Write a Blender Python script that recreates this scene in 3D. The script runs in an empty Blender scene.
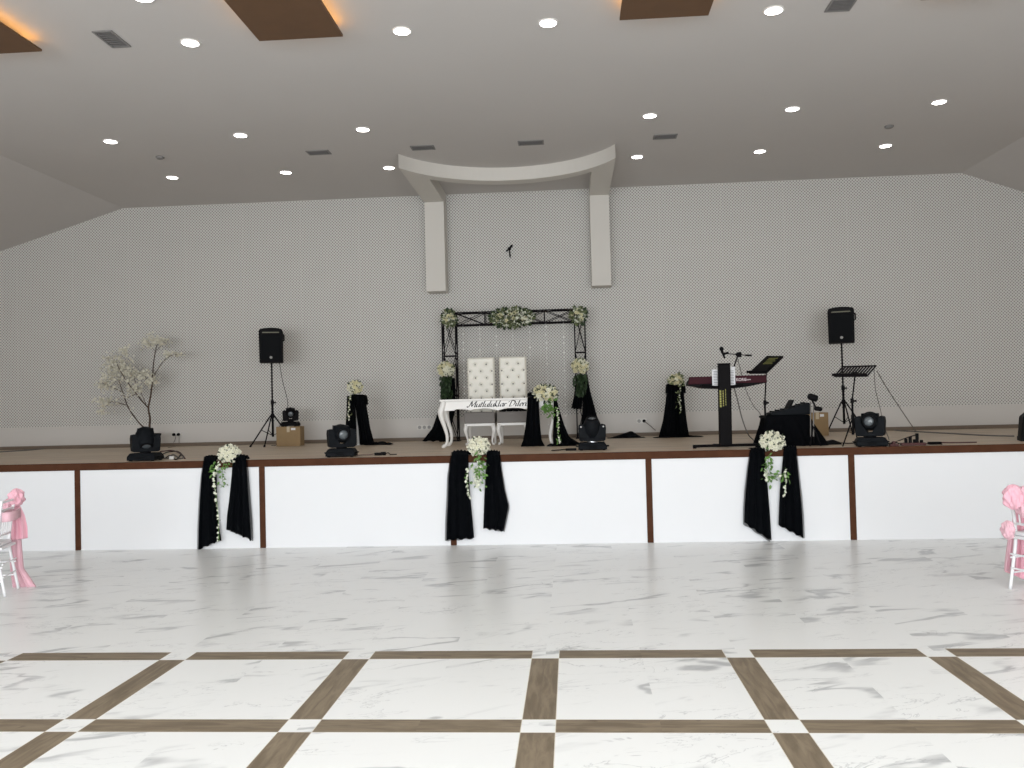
import bpy, bmesh, math, random
from math import sin, cos, pi, radians
from mathutils import Vector, Matrix, Euler

C = bpy.context.scene.collection
rnd = random.Random(7)

# ------------------------------------------------------------------ camera
F_PX, PITCH, YAW, ROLL, CAM_H = 854.33, 0.0229, 0.0689, -0.0248, 1.7
Fv = Vector((-sin(YAW)*cos(PITCH), cos(YAW)*cos(PITCH), sin(PITCH)))
Rv = Vector((cos(YAW), sin(YAW), 0)); Uv = Rv.cross(Fv)
R2 = Rv*cos(ROLL)+Uv*sin(ROLL); U2 = -Rv*sin(ROLL)+Uv*cos(ROLL)
cd = bpy.data.cameras.new('camera'); cam = bpy.data.objects.new('camera', cd); C.objects.link(cam)
cd.sensor_width = 36; cd.lens = 36*F_PX/1024; cd.clip_end = 200
M = Matrix.Identity(4)
for i in range(3):
    M[i][0] = R2[i]; M[i][1] = U2[i]; M[i][2] = -Fv[i]
M.translation = Vector((0, 0, CAM_H)); cam.matrix_world = M
bpy.context.scene.camera = cam
def at(u, v, Y):          # measured photo point -> metres on the vertical plane at depth Y
    d = Fv + R2*((u-512)/F_PX) - U2*((v-384)/F_PX)
    t = Y/d.y
    return Vector((d.x*t, Y, CAM_H+d.z*t))

S, YS, YW, H = 1.0817, 10.331, 14.919, 5.4225      # stage height, stage front, back wall, ceiling

# ------------------------------------------------------------------ materials
def lin(c):
    return tuple(((x/255)/12.92 if x/255 <= .04045 else ((x/255+.055)/1.055)**2.4) for x in c)+(1,)
def mat(name, rgb, rough=.6, metal=0, spec=.5, emit=None, estr=0, noise=0, nscale=20, bump=0, alpha=1, sheen=0):
    m = bpy.data.materials.new(name); m.use_nodes = True; nt = m.node_tree; b = nt.nodes['Principled BSDF']
    c = lin(rgb); b.inputs['Base Color'].default_value = c
    b.inputs['Roughness'].default_value = rough; b.inputs['Metallic'].default_value = metal
    b.inputs['Specular IOR Level'].default_value = spec
    if sheen: b.inputs['Sheen Weight'].default_value = sheen
    if emit:
        b.inputs['Emission Color'].default_value = lin(emit); b.inputs['Emission Strength'].default_value = estr
    if alpha < 1: b.inputs['Alpha'].default_value = alpha
    if noise or bump:
        tc = nt.nodes.new('ShaderNodeTexCoord'); n = nt.nodes.new('ShaderNodeTexNoise')
        n.inputs['Scale'].default_value = nscale; n.inputs['Detail'].default_value = 4
        nt.links.new(tc.outputs['Object'], n.inputs['Vector'])
        if noise:
            r = nt.nodes.new('ShaderNodeValToRGB'); r.color_ramp.elements[0].position = .3; r.color_ramp.elements[1].position = .7
            r.color_ramp.elements[0].color = tuple(x*(1-noise) for x in c[:3])+(1,)
            r.color_ramp.elements[1].color = tuple(min(1, x*(1+noise)) for x in c[:3])+(1,)
            nt.links.new(n.outputs['Fac'], r.inputs['Fac']); nt.links.new(r.outputs['Color'], b.inputs['Base Color'])
        if bump:
            bp = nt.nodes.new('ShaderNodeBump'); bp.inputs['Strength'].default_value = bump; bp.inputs['Distance'].default_value = .01
            nt.links.new(n.outputs['Fac'], bp.inputs['Height']); nt.links.new(bp.outputs['Normal'], b.inputs['Normal'])
    return m
class N:
    def __init__(s, m): s.t = m.node_tree; s.L = s.t.links
    def v(s, i, x):
        if isinstance(x, (int, float)): i.default_value = x
        elif isinstance(x, tuple): i.default_value = x
        else: s.L.new(x, i)
    def m(s, op, a, b=0, c=0):
        n = s.t.nodes.new('ShaderNodeMath'); n.operation = op
        s.v(n.inputs[0], a); s.v(n.inputs[1], b); s.v(n.inputs[2], c); return n.outputs[0]
    def mix(s, f, a, b):
        n = s.t.nodes.new('ShaderNodeMix'); n.data_type = 'RGBA'; s.v(n.inputs[0], f); s.v(n.inputs[6], a); s.v(n.inputs[7], b); return n.outputs[2]
    def comb(s, x, y, z):
        n = s.t.nodes.new('ShaderNodeCombineXYZ'); s.v(n.inputs[0], x); s.v(n.inputs[1], y); s.v(n.inputs[2], z); return n.outputs[0]
    def noise(s, vec, scale, detail=3, dist=0, rough=.5):
        n = s.t.nodes.new('ShaderNodeTexNoise'); s.v(n.inputs['Vector'], vec); n.inputs['Scale'].default_value = scale
        n.inputs['Detail'].default_value = detail; n.inputs['Distortion'].default_value = dist; n.inputs['Roughness'].default_value = rough; return n.outputs['Fac']
    def smooth(s, x, a, b):
        n = s.t.nodes.new('ShaderNodeMapRange'); n.interpolation_type = 'SMOOTHSTEP'; s.v(n.inputs[0], x)
        n.inputs[1].default_value = a; n.inputs[2].default_value = b; return n.outputs[0]
def xyz(n):
    tc = n.t.nodes.new('ShaderNodeTexCoord'); sp = n.t.nodes.new('ShaderNodeSeparateXYZ'); n.L.new(tc.outputs['Object'], sp.inputs[0])
    return sp.outputs

def floor_material():
    m = bpy.data.materials.new('marble_and_wood_tile'); m.use_nodes = True; n = N(m); b = m.node_tree.nodes['Principled BSDF']
    X, Y, Z = xyz(n); W, p, X0, Y0 = 1.28, .1818, -.2184, 4.5346
    def cell(c, o): 
        f = n.m('FRACT', n.m('ADD', n.m('DIVIDE', n.m('SUBTRACT', c, o), W), .5))
        return n.m('MULTIPLY', n.m('ABSOLUTE', n.m('SUBTRACT', f, .5)), W)
    dx, dy = cell(X, X0), cell(Y, Y0)
    ix, iy = n.m('LESS_THAN', dx, p/2), n.m('LESS_THAN', dy, p/2)
    zone = n.m('LESS_THAN', Y, Y0+W+p/2)
    plank = n.m('MULTIPLY', n.m('ABSOLUTE', n.m('SUBTRACT', ix, iy)), zone)
    jx = n.m('LESS_THAN', n.m('ABSOLUTE', n.m('SUBTRACT', dx, p/2)), .0022)
    jy = n.m('LESS_THAN', n.m('ABSOLUTE', n.m('SUBTRACT', dy, p/2)), .0022)
    joint = n.m('MULTIPLY', n.m('MAXIMUM', jx, jy), zone)
    # tile cells for the marble print: every tile its own patch of stone
    cx = n.m('FLOOR', n.m('DIVIDE', n.m('SUBTRACT', X, X0), .64)); cy = n.m('FLOOR', n.m('DIVIDE', n.m('SUBTRACT', Y, Y0), 1.28))
    wn = n.t.nodes.new('ShaderNodeTexWhiteNoise'); wn.noise_dimensions = '2D'; n.L.new(n.comb(cx, cy, 0), wn.inputs['Vector'])
    off = n.m('MULTIPLY', wn.outputs['Value'], 37)
    sgn = n.m('ADD', .55, n.m('MULTIPLY', wn.outputs['Value'], .4))
    vx = n.m('ADD', n.m('ADD', n.m('MULTIPLY', X, .85), n.m('MULTIPLY', Y, sgn)), off)
    vy = n.m('SUBTRACT', n.m('MULTIPLY', Y, 1.9), n.m('MULTIPLY', X, .75))
    vec = n.comb(vx, n.m('MULTIPLY', vy, 1.5), off)
    r1 = n.noise(vec, .62, 4, .5, .5); v1 = n.smooth(n.m('ABSOLUTE', n.m('SUBTRACT', r1, .5)), .035, 0.004)
    m1 = n.smooth(n.noise(vec, 1.1, 3, .3), .47, .62)
    r2 = n.noise(vec, 1.5, 5, .9, .62); v2 = n.smooth(n.m('ABSOLUTE', n.m('SUBTRACT', r2, .45)), .012, 0)
    m2 = n.smooth(n.noise(vec, .9, 2), .42, .6)
    blot = n.smooth(n.noise(vec, 1.5, 5, .6, .62), .60, .74)
    vein = n.m('MINIMUM', n.m('ADD', n.m('ADD', n.m('MULTIPLY', n.m('MULTIPLY', v1, m1), .52), n.m('MULTIPLY', n.m('MULTIPLY', v2, m2), .36)), n.m('MULTIPLY', blot, .34)), .6)
    marble = n.mix(vein, lin((240, 241, 240)), lin((122, 124, 129)))
    # wood print, grain along each plank
    horiz = iy
    gx = n.m('ADD', n.m('MULTIPLY', X, n.m('ADD', n.m('MULTIPLY', horiz, -11), 13)), off)
    gy = n.m('MULTIPLY', Y, n.m('ADD', n.m('MULTIPLY', horiz, 11), 2))
    g = n.noise(n.comb(gx, gy, 0), 1.6, 5, .6, .6)
    wood = n.mix(n.smooth(g, .3, .72), lin((110, 97, 80)), lin((140, 126, 106)))
    knot = n.smooth(n.noise(n.comb(X, Y, 3), 7, 2), .70, .78); wood = n.mix(n.m('MULTIPLY', knot, .45), wood, lin((70, 54, 40)))
    col = n.mix(plank, marble, wood); col = n.mix(n.m('MULTIPLY', joint, .8), col, lin((224, 217, 203)))
    n.L.new(col, b.inputs['Base Color'])
    b.inputs['Specular IOR Level'].default_value = .3
    n.L.new(n.m('ADD', .30, n.m('MULTIPLY', plank, .2)), b.inputs['Roughness'])
    return m
def wallpaper_material():
    m = bpy.data.materials.new('dotted_wallpaper'); m.use_nodes = True; n = N(m); b = m.node_tree.nodes['Principled BSDF']
    X, Y, Z = xyz(n); k = 2*pi/.0535
    d = n.m('MULTIPLY', n.m('COSINE', n.m('MULTIPLY', X, k)), n.m('COSINE', n.m('MULTIPLY', Z, k)))
    dots = n.smooth(d, -.1, .75)
    dots = n.m('MULTIPLY', dots, n.m('GREATER_THAN', Z, 1.482))
    # faint seams between the rolls of paper
    sm = n.m('LESS_THAN', n.m('FRACT', n.m('DIVIDE', n.m('ADD', X, 30.2), 1.06)), .006)
    col = n.mix(dots, lin((214, 212, 207)), lin((122, 120, 116)))
    col = n.mix(n.m('MULTIPLY', sm, .25), col, lin((235, 232, 225)))
    plain = n.m('LESS_THAN', Z, 1.482); col = n.mix(plain, col, lin((206, 202, 197)))
    n.L.new(col, b.inputs['Base Color']); b.inputs['Roughness'].default_value = .6
    return m
def deck_material():
    m = bpy.data.materials.new('stage_laminate'); m.use_nodes = True; n = N(m); b = m.node_tree.nodes['Principled BSDF']
    X, Y, Z = xyz(n)
    g = n.noise(n.comb(X, n.m('MULTIPLY', Y, 14), Z), 1.4, 4, .3)
    col = n.mix(n.smooth(g, .3, .7), lin((186, 167, 146)), lin((220, 201, 178)))
    seam = n.m('LESS_THAN', n.m('FRACT', n.m('DIVIDE', Y, .19)), .025)
    col = n.mix(n.m('MULTIPLY', seam, .35), col, lin((90, 78, 66)))
    n.L.new(col, b.inputs['Base Color']); b.inputs['Roughness'].default_value = .45
    return m
def chiffon(name, rgb, alpha):
    m = bpy.data.materials.new(name); m.use_nodes = True; n = N(m); b = m.node_tree.nodes['Principled BSDF']
    b.inputs['Base Color'].default_value = lin(rgb); b.inputs['Roughness'].default_value = .75; b.inputs['Sheen Weight'].default_value = 0 if sum(rgb) < 90 else .15
    b.inputs['Alpha'].default_value = alpha; b.inputs['Specular IOR Level'].default_value = .06
    return m

FLOOR, PAPER, DECK = floor_material(), wallpaper_material(), deck_material()
CEIL = mat('ceiling_paint', (199, 195, 192), .85, noise=.015, nscale=.6)
CANOPY = mat('canopy_paint', (214, 210, 203), .7)
SIDEP = mat('side_wall_paint', (196, 186, 176), .85)
PANEL = mat('stage_panel_white', (234, 235, 237), .5, spec=.3)
BROWN = mat('brown_edging', (80, 51, 36), .65, spec=.06, noise=.12, nscale=8)
BASEB = mat('baseboard_taupe', (116, 102, 88), .6)
BOARD = mat('ceiling_board_brown', (96, 68, 44), .55, noise=.06, nscale=5)
LED = mat('warm_led', (255, 190, 120), .5, emit=(255, 186, 96), estr=9)
LAMP = mat('downlight_diffuser', (255, 255, 255), .5, emit=(255, 252, 246), estr=16)
LRING = mat('lamp_ring_white', (240, 238, 234), .5)
VENTF = mat('vent_frame', (128, 126, 124), .7); VENTD = mat('vent_dark', (104, 102, 101), .8)
BLACK = mat('black_plastic', (14, 13, 15), .6, spec=.10); BLACK2 = mat('grille_black', (13, 15, 18), .8, spec=.15, bump=.3, nscale=250)
BMET = mat('black_metal', (15, 13, 15), .6, spec=.08); TRUSS = mat('truss_black_paint', (19, 16, 21), .6, spec=.1)
CHARC = mat('charcoal_plastic', (18, 21, 25), .6, spec=.10, noise=.1, nscale=30)
SILV = mat('silver', (190, 190, 192), .3, metal=.7); LENS = mat('lens_glass', (92, 98, 102), .15, spec=.6)
CHIF = chiffon('black_chiffon', (6, 8, 12), .95); CHIF2 = chiffon('black_chiffon_sheer', (10, 12, 16), .6)
CLOTH = mat('black_cloth', (8, 9, 12), .95, spec=.06, bump=.2, nscale=40)
PINK = chiffon('pink_tulle', (250, 206, 217), .72); PINKD = chiffon('pink_tulle_layered', (249, 194, 208), .88)
WHITE = mat('white_lacquer', (240, 238, 234), .35); CHWH = mat('white_resin_chair', (240, 240, 242), .35)
TUFT = mat('white_leatherette', (236, 233, 222), .5); BUTT = mat('crystal_button', (105, 103, 100), .2, spec=1)
SEATG = mat('shaded_grey_seat_fabric', (136, 131, 127), .7)  # shade under the table is put into this seat grey
ROSE = mat('cream_rose_petal', (250, 248, 230), .6, noise=.04, nscale=30); ROSEC = mat('pale_yellow_rose_petal', (238, 232, 198), .6, noise=.1, nscale=30)
LEAF = mat('leaf_green', (98, 138, 66), .55, noise=.25, nscale=25); LEAFD = mat('leaf_dark_green', (42, 62, 34), .55, noise=.25, nscale=25)
BUD = mat('white_bud', (232, 234, 216), .6); GARL = mat('grey_green_leaf', (112, 122, 84), .6, noise=.25, nscale=30)
BARK = mat('brown_bark', (74, 58, 46), .8, noise=.3, nscale=30); BLOS = mat('cream_silk_blossom', (216, 212, 196), .7)
CARD = mat('cardboard', (146, 122, 88), .8, noise=.05, nscale=8); TAPE = mat('packing_tape', (190, 176, 150), .4)
MAROON = mat('maroon_keyboard_body', (62, 32, 38), .6, spec=.06); PAPERW = mat('paper_white', (226, 226, 228), .7); INK = mat('printed_ink', (90, 90, 94), .7)
LETTER = mat('pale_lettering', (205, 190, 192), .6); SCRIPT = mat('black_lettering', (22, 22, 24), .5)
YEL = mat('yellow_green_marking', (140, 138, 62), .5); WCAB = mat('white_cable', (210, 208, 204), .5)
BEAD = mat('clear_bead', (240, 240, 236), .15, spec=1); SOCK = mat('socket_white', (215, 212, 206), .4); SOCKG = mat('socket_grey', (150, 148, 144), .4)
KEYW = mat('keys_white', (230, 228, 222), .3); REDC = mat('dark_red_cable', (70, 30, 30), .5); GREYC = mat('grey_cable', (112, 108, 104), .6)

# ------------------------------------------------------------------ mesh helpers
class MB:
    def __init__(s): s.v = []; s.f = []
    def add(s, vs, fs):
        o = len(s.v); s.v += [Vector(x) for x in vs]; s.f += [tuple(i+o for i in f) for f in fs]; return s
    def box(s, x0, x1, y0, y1, z0, z1, mtx=None, tx=0, ty=0):   # tx,ty: inset of the top
        vs = [(x0,y0,z0),(x1,y0,z0),(x1,y1,z0),(x0,y1,z0),(x0+tx,y0+ty,z1),(x1-tx,y0+ty,z1),(x1-tx,y1-ty,z1),(x0+tx,y1-ty,z1)]
        if mtx: vs = [mtx @ Vector(p) for p in vs]
        return s.add(vs, [(0,3,2,1),(4,5,6,7),(0,1,5,4),(1,2,6,5),(2,3,7,6),(3,0,4,7)])
    def tube(s, pts, r, n=8, cap=True):
        pts = [Vector(p) for p in pts]; k = len(pts)
        if isinstance(r, (int, float)): r = [r]*k
        vs = []; ref = None
        for i, p in enumerate(pts):
            d = (pts[min(i+1, k-1)]-pts[max(i-1, 0)]).normalized()
            if ref is None: ref = Vector((0,0,1)) if abs(d.z) < .9 else Vector((1,0,0))
            a = (ref - d*ref.dot(d)).normalized(); b = d.cross(a); ref = a
            vs += [p + (a*cos(2*pi*j/n)+b*sin(2*pi*j/n))*r[i] for j in range(n)]
        fs = [(i*n+j, i*n+(j+1)%n, (i+1)*n+(j+1)%n, (i+1)*n+j) for i in range(k-1) for j in range(n)]
        if cap: fs += [tuple(reversed(range(n))), tuple((k-1)*n+j for j in range(n))]
        return s.add(vs, fs)
    def lathe(s, prof, c=(0,0,0), n=20, mtx=None, cap=True):
        vs = []
        for r, z in prof: vs += [Vector((r*cos(2*pi*j/n), r*sin(2*pi*j/n), z)) for j in range(n)]
        if mtx: vs = [mtx @ v for v in vs]
        vs = [v+Vector(c) for v in vs]; k = len(prof)
        fs = [(i*n+j, i*n+(j+1)%n, (i+1)*n+(j+1)%n, (i+1)*n+j) for i in range(k-1) for j in range(n)]
        if cap: fs += [tuple(reversed(range(n))), tuple((k-1)*n+j for j in range(n))]
        return s.add(vs, fs)
    def prism(s, poly, a, b, axis='y', mtx=None):     # poly in the plane across the axis
        n = len(poly)
        def P(p, t): return {'y': (p[0], t, p[1]), 'z': (p[0], p[1], t), 'x': (t, p[0], p[1])}[axis]
        vs = [Vector(P(p, a)) for p in poly]+[Vector(P(p, b)) for p in poly]
        if mtx: vs = [mtx @ v for v in vs]
        return s.add(vs, [tuple(range(n)), tuple(reversed(range(n, 2*n)))]+[(i, i+n, (i+1)%n+n, (i+1)%n) for i in range(n)])
    def ball(s, c, r, n=8, m=6, sc=(1,1,1)):
        c = Vector(c); vs = [c+Vector((0,0,r*sc[2]))]
        for i in range(1, m):
            a = pi*i/m; vs += [c+Vector((r*sin(a)*cos(2*pi*j/n)*sc[0], r*sin(a)*sin(2*pi*j/n)*sc[1], r*cos(a)*sc[2])) for j in range(n)]
        vs.append(c-Vector((0,0,r*sc[2]))); e = len(vs)-1
        fs = [(0, 1+j, 1+(j+1)%n) for j in range(n)]
        fs += [(1+(i-1)*n+j, 1+i*n+j, 1+i*n+(j+1)%n, 1+(i-1)*n+(j+1)%n) for i in range(1, m-1) for j in range(n)]
        fs += [(1+(m-2)*n+j, e, 1+(m-2)*n+(j+1)%n) for j in range(n)]
        return s.add(vs, fs)
    def grid(s, rows):
        n = len(rows[0]); vs = [p for r in rows for p in r]
        return s.add(vs, [(i*n+j, i*n+j+1, (i+1)*n+j+1, (i+1)*n+j) for i in range(len(rows)-1) for j in range(n-1)])
    def build(s, name, m, parent=None, smooth=False, bevel=0, solid=0, world=False, seg=2, fix=True):
        off = Vector((0,0,0))
        if world and parent:
            q = parent
            while q: off = off + q.location; q = q.parent
        me = bpy.data.meshes.new(name); me.from_pydata([v-off for v in s.v], [], s.f); me.update()
        if fix:
            bm = bmesh.new(); bm.from_mesh(me); bmesh.ops.recalc_face_normals(bm, faces=bm.faces); bm.to_mesh(me); bm.free()
        me.materials.append(m); o = bpy.data.objects.new(name, me); C.objects.link(o)
        if parent: o.parent = parent
        if smooth: me.polygons.foreach_set('use_smooth', [True]*len(me.polygons))
        if bevel:
            b = o.modifiers.new('bevel', 'BEVEL'); b.width = bevel; b.segments = seg; b.limit_method = 'ANGLE'; b.angle_limit = .6
        if solid:
            q = o.modifiers.new('solid', 'SOLIDIFY'); q.thickness = solid; q.offset = 0
        return o
def thing(name, label, cat, loc=(0,0,0), rz=0, group=None):
    o = bpy.data.objects.new(name, None); C.objects.link(o); o.empty_display_size = .1
    o.location = loc; o.rotation_euler = (0,0,rz); tag(o, label, cat, group); return o
def tag(o, label, cat, group=None):
    o['label'] = label; o['category'] = cat
    if group: o['group'] = group
    return o
def struct(o): o['kind'] = 'structure'; return o
def recentre(o):          # origin of a one-mesh thing at its own foot
    vs = [v.co.copy() for v in o.data.vertices]
    c = Vector((sum(v.x for v in vs)/len(vs), sum(v.y for v in vs)/len(vs), min(v.z for v in vs)))
    o.data.transform(Matrix.Translation(-c)); o.location = c; return o
def copy_tree(o, parent=None):
    c = o.copy(); C.objects.link(c); c.parent = parent
    for ch in list(o.children): copy_tree(ch, c)
    return c
def text(name, body, size, m, parent, loc, rot=(pi/2,0,0), shear=0, ext=.001, off=0, sx=1, align='LEFT'):
    cu = bpy.data.curves.new(name, 'FONT'); cu.body = body; cu.size = size; cu.shear = shear; cu.extrude = ext; cu.offset = off; cu.align_x = align
    t = bpy.data.objects.new(name, cu); C.objects.link(t)
    bpy.context.view_layer.update()
    me = bpy.data.meshes.new_from_object(t.evaluated_get(bpy.context.evaluated_depsgraph_get())); bpy.data.objects.remove(t)
    me.transform(Matrix.Diagonal((sx,1,1,1))); me.materials.clear(); me.materials.append(m)
    o = bpy.data.objects.new(name, me); C.objects.link(o); o.parent = parent; o.location = loc; o.rotation_euler = rot; return o
def spline(pts, n=8):     # Catmull-Rom through points
    P = [Vector(p) for p in pts]; P = [P[0]*2-P[1]]+P+[P[-1]*2-P[-2]]; out = []
    for i in range(1, len(P)-2):
        a, b, c, d = P[i-1:i+3]
        for k in range(n):
            t = k/n; out.append(.5*((2*b)+(c-a)*t+(2*a-5*b+4*c-d)*t*t+(3*b-a-3*c+d)*t**3))
    out.append(P[-2]); return out

# ------------------------------------------------------------------ the hall
XL, XR, YB = -12.0, 9.2, -6.0
CL, CR, SL = -8.03, 6.70, .30     # edges of the flat ceiling, slope of its sides
f = MB().box(XL, XR, YB, YW+.1, -.1, 0).build('floor', FLOOR); struct(f)
zl, zr = H-(CL-XL)*SL, H-(XR-CR)*.36
c = MB().prism([(XL, zl), (CL, H), (CR, H), (XR, zr), (XR, zr+.15), (CR, H+.15), (CL, H+.15), (XL, zl+.15)], YB, YW+.1).build('ceiling', CEIL); struct(c)
struct(MB().prism([(XL, 0), (XR, 0), (XR, zr), (CR, H), (CL, H), (XL, zl)], YW, YW+.1).build('wall_back', PAPER))
struct(MB().box(XL-.1, XL, YB, YW+.1, 0, zl).build('wall_left', SIDEP))
struct(MB().box(XR, XR+.1, YB, YW+.1, 0, zr).build('wall_right', SIDEP))
struct(MB().box(XL, XR, YW-.015, YW, S, S+.062).build('baseboard_back', BASEB, bevel=.004))

# stage
st = thing('stage', 'long raised stage with white front panels and brown edging, across the hall', 'stage', (0, YS, 0))
MB().box(XL+.002, XR-.002, YS+.02, YW-.001, S-.06, S).build('deck', DECK, st, world=True)
MB().box(XL+.002, XR-.002, YS-.02, YS+.02, S-.085, S+.004).build('edge_trim', BROWN, st, world=True, bevel=.004)
dv = [-6.2+2.3665*k for k in range(-2, 7)]
xs = [XL+.002]+dv+[XR-.002]
for i in range(len(xs)-1):
    a = xs[i]+(.036 if i else 0); b = xs[i+1]-(.036 if i < len(xs)-2 else 0)
    MB().box(a, b, YS-.002, YS+.03, .012, S-.085).build('front_panel', PANEL, st, world=True)
for x in dv: MB().box(x-.036, x+.036, YS-.012, YS+.03, .0, S-.085).build('divider_strip', BROWN, st, world=True, bevel=.003)
MB().box(XL+.002, XR-.002, YS-.006, YS+.03, 0, .012).build('bottom_strip', PANEL, st, world=True)

# curved canopy with two hanging piers
cp = thing('ceiling_canopy', 'white curved canopy on the ceiling with two square piers hanging down the back wall', 'canopy', (-.86, 13.4, H))
x0, x1, yf, yc, d = -2.45, .73, 12.38, 13.36, .205
cx = (x0+x1)/2; hw = (x1-x0)/2; sag = yc-yf; Rr = (hw*hw+sag*sag)/(2*sag); cyc = yc-Rr
arc = []
for i in range(33):
    x = x0+(x1-x0)*i/32; arc.append((x, cyc+math.sqrt(Rr*Rr-(x-cx)**2)))
xi0, xi1 = x0+.34, x1-.33
lo, hi = H-d, H
mid = [p for p in arc if xi0+.001 < p[0] < xi1-.001]
ya = lambda x: cyc+math.sqrt(Rr*Rr-(x-cx)**2)
mid = [(xi0, ya(xi0))]+mid+[(xi1, ya(xi1))]
n = len(mid); tk = .24
vs = [(x, y, lo) for x, y in mid]+[(x, y+tk, lo) for x, y in mid]+[(x, y, hi) for x, y in mid]+[(x, y+tk, hi) for x, y in mid]
fs = []
for i in range(n-1):
    fs += [(i, i+1, n+i+1, n+i), (i, 2*n+i, 2*n+i+1, i+1), (n+i, n+i+1, 3*n+i+1, 3*n+i), (2*n+i, 3*n+i, 3*n+i+1, 2*n+i+1)]
fs += [(0, n, 3*n, 2*n), (n-1, 3*n-1, 4*n-1, 2*n-1)]
MB().add(vs, fs).build('curved_beam', CANOPY, cp, world=True)
for a, b in ((x0, xi0), (xi1, x1)):
    front = [(a+(b-a)*i/8, ya(a+(b-a)*i/8)) for i in range(9)]
    MB().prism(front+[(b, YW-.001), (a, YW-.001)], lo, hi, axis='z').build('side_arm', CANOPY, cp, world=True)
    MB().box(a, b, YW-.35, YW-.001, 3.67, lo).build('hanging_pier', CANOPY, cp, world=True, bevel=.004)

# recessed lights
rows = [(8.3, [-3.74, -1.58, -.13, 2.04], 'row nearest the viewer'), (11.2, [-6.19, -4.37, -2.69, 1.12, 2.95, 4.79], 'middle row over the hall'),
        (13.07, [-6.22, -4.38, -2.74, 1.10, 2.94, 4.79], 'row nearest the back wall')]
ords = {4: ['leftmost', 'second from left', 'third from left', 'rightmost'], 6: ['leftmost', 'second from left', 'third from left', 'third from right', 'second from right', 'rightmost']}
lamp0 = None
def put_lamp(x, y, lab):
    global lamp0
    if lamp0 is None:
        lamp0 = thing('ceiling_downlight', lab, 'ceiling light', (x, y, H), group='round downlights in the ceiling')
        MB().lathe([(.082, 0), (.100, 0), (.100, -.008), (.09, -.014), (.082, -.010)], n=28, cap=False).build('lamp_ring', LRING, lamp0, smooth=True)
        MB().lathe([(.001, -.018), (.05, -.016), (.084, -.009), (.084, -.002), (.001, -.002)], n=28).build('diffuser', LAMP, lamp0)
    else:
        l = copy_tree(lamp0); l.location = (x, y, H); l['label'] = lab
for y, L, nm in rows:
    for o, x in zip(ords[len(L)], L): put_lamp(x, y, 'round ceiling downlight, %s in the %s' % (o, nm))
put_lamp(-3.73, 7.33, 'round lit ceiling downlight cut off by the top edge of the photo')

# vents
def vent(x, y, w, dpt, lab):
    t = thing('ceiling_vent', lab, 'vent', (x, y, H), group='grey air vents in the ceiling')
    m = MB(); b = .02
    m.box(-w/2, w/2, -dpt/2, -dpt/2+b, -.012, -.001).box(-w/2, w/2, dpt/2-b, dpt/2, -.012, -.001).box(-w/2, -w/2+b, -dpt/2+b, dpt/2-b, -.012, -.001).box(w/2-b, w/2, -dpt/2+b, dpt/2-b, -.012, -.001)
    m.build('vent_frame', VENTF, t)
    m = MB().box(-w/2+b, w/2-b, -dpt/2+b, dpt/2-b, -.004, -.001)
    for k in range(7):
        yy = -dpt/2+b+(dpt-2*b)*(k+.5)/7
        m.box(-w/2+b, w/2-b, yy-.004, yy+.004, -.011, -.004)
    m.build('vent_slats', VENTD, t)
vent(-4.46, 8.12, .2, .38, 'grey ceiling vent near the top left between brown boards'); vent(2.66, 8.26, .24, .26, 'grey ceiling vent at the top edge right of the brown board')
for (x, w, lab) in [(-3.57, .33, 'small grey ceiling vent, leftmost of the four in a row above the back wall'), (-2.04, .34, 'small grey ceiling vent just above the left tip of the curved canopy'),
                 (-.48, .37, 'small grey ceiling vent above the middle of the curved canopy'), (1.42, .33, 'small grey ceiling vent, rightmost of the four in a row above the back wall')]:
    vent(x, 12.12, w, .2, lab)
for (u, v, X, Y, r, lab) in [(0, 0, -5.89, 12.0, .06, 'small grey ceiling sensor near the left downlights'), (0, 0, 4.5, 12.12, .06, 'small grey ceiling sensor between the right downlights')]:
    o = MB().lathe([(r, 0), (r, -.015), (r*.7, -.03), (.005, -.034)], n=20).build('ceiling_sensor', VENTF, smooth=True); o.location = (X, Y, H-.001); tag(o, lab, 'sensor')

# brown boards with warm light behind
for (xa, xb, yy, lab) in [(-2.95, -2.12, 8.09, 'brown ceiling board with warm glowing edges, larger one top left of centre'), (.55, 1.38, 8.07, 'brown ceiling board with warm glow at the top right of centre'),
                      (-5.97, -5.14, 8.05, 'brown ceiling board with warm glow in the top left corner'), (3.29, 4.12, 8.0, 'brown ceiling board sliver at the top edge on the right')]:
    t = thing('ceiling_light_board', lab, 'ceiling light', ((xa+xb)/2, yy-1.3, H), group='brown boards under the ceiling')
    w = (xb-xa)/2
    MB().box(-w, w, -1.3, 1.3, -.12, -.098).build('board', BOARD, t)
    MB().box(-w+.2, w-.2, -1.1, 1.1, -.098, -.0005).build('mounting_frame', CEIL, t)
    m = MB()
    for sx in (-1, 1): m.box(sx*(w-.055)-.012, sx*(w-.055)+.012, -1.27, 1.27, -.097, -.085)
    m.box(-w+.07, w-.07, 1.235, 1.259, -.097, -.085)
    m.build('led_strip', LED, t)

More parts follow.
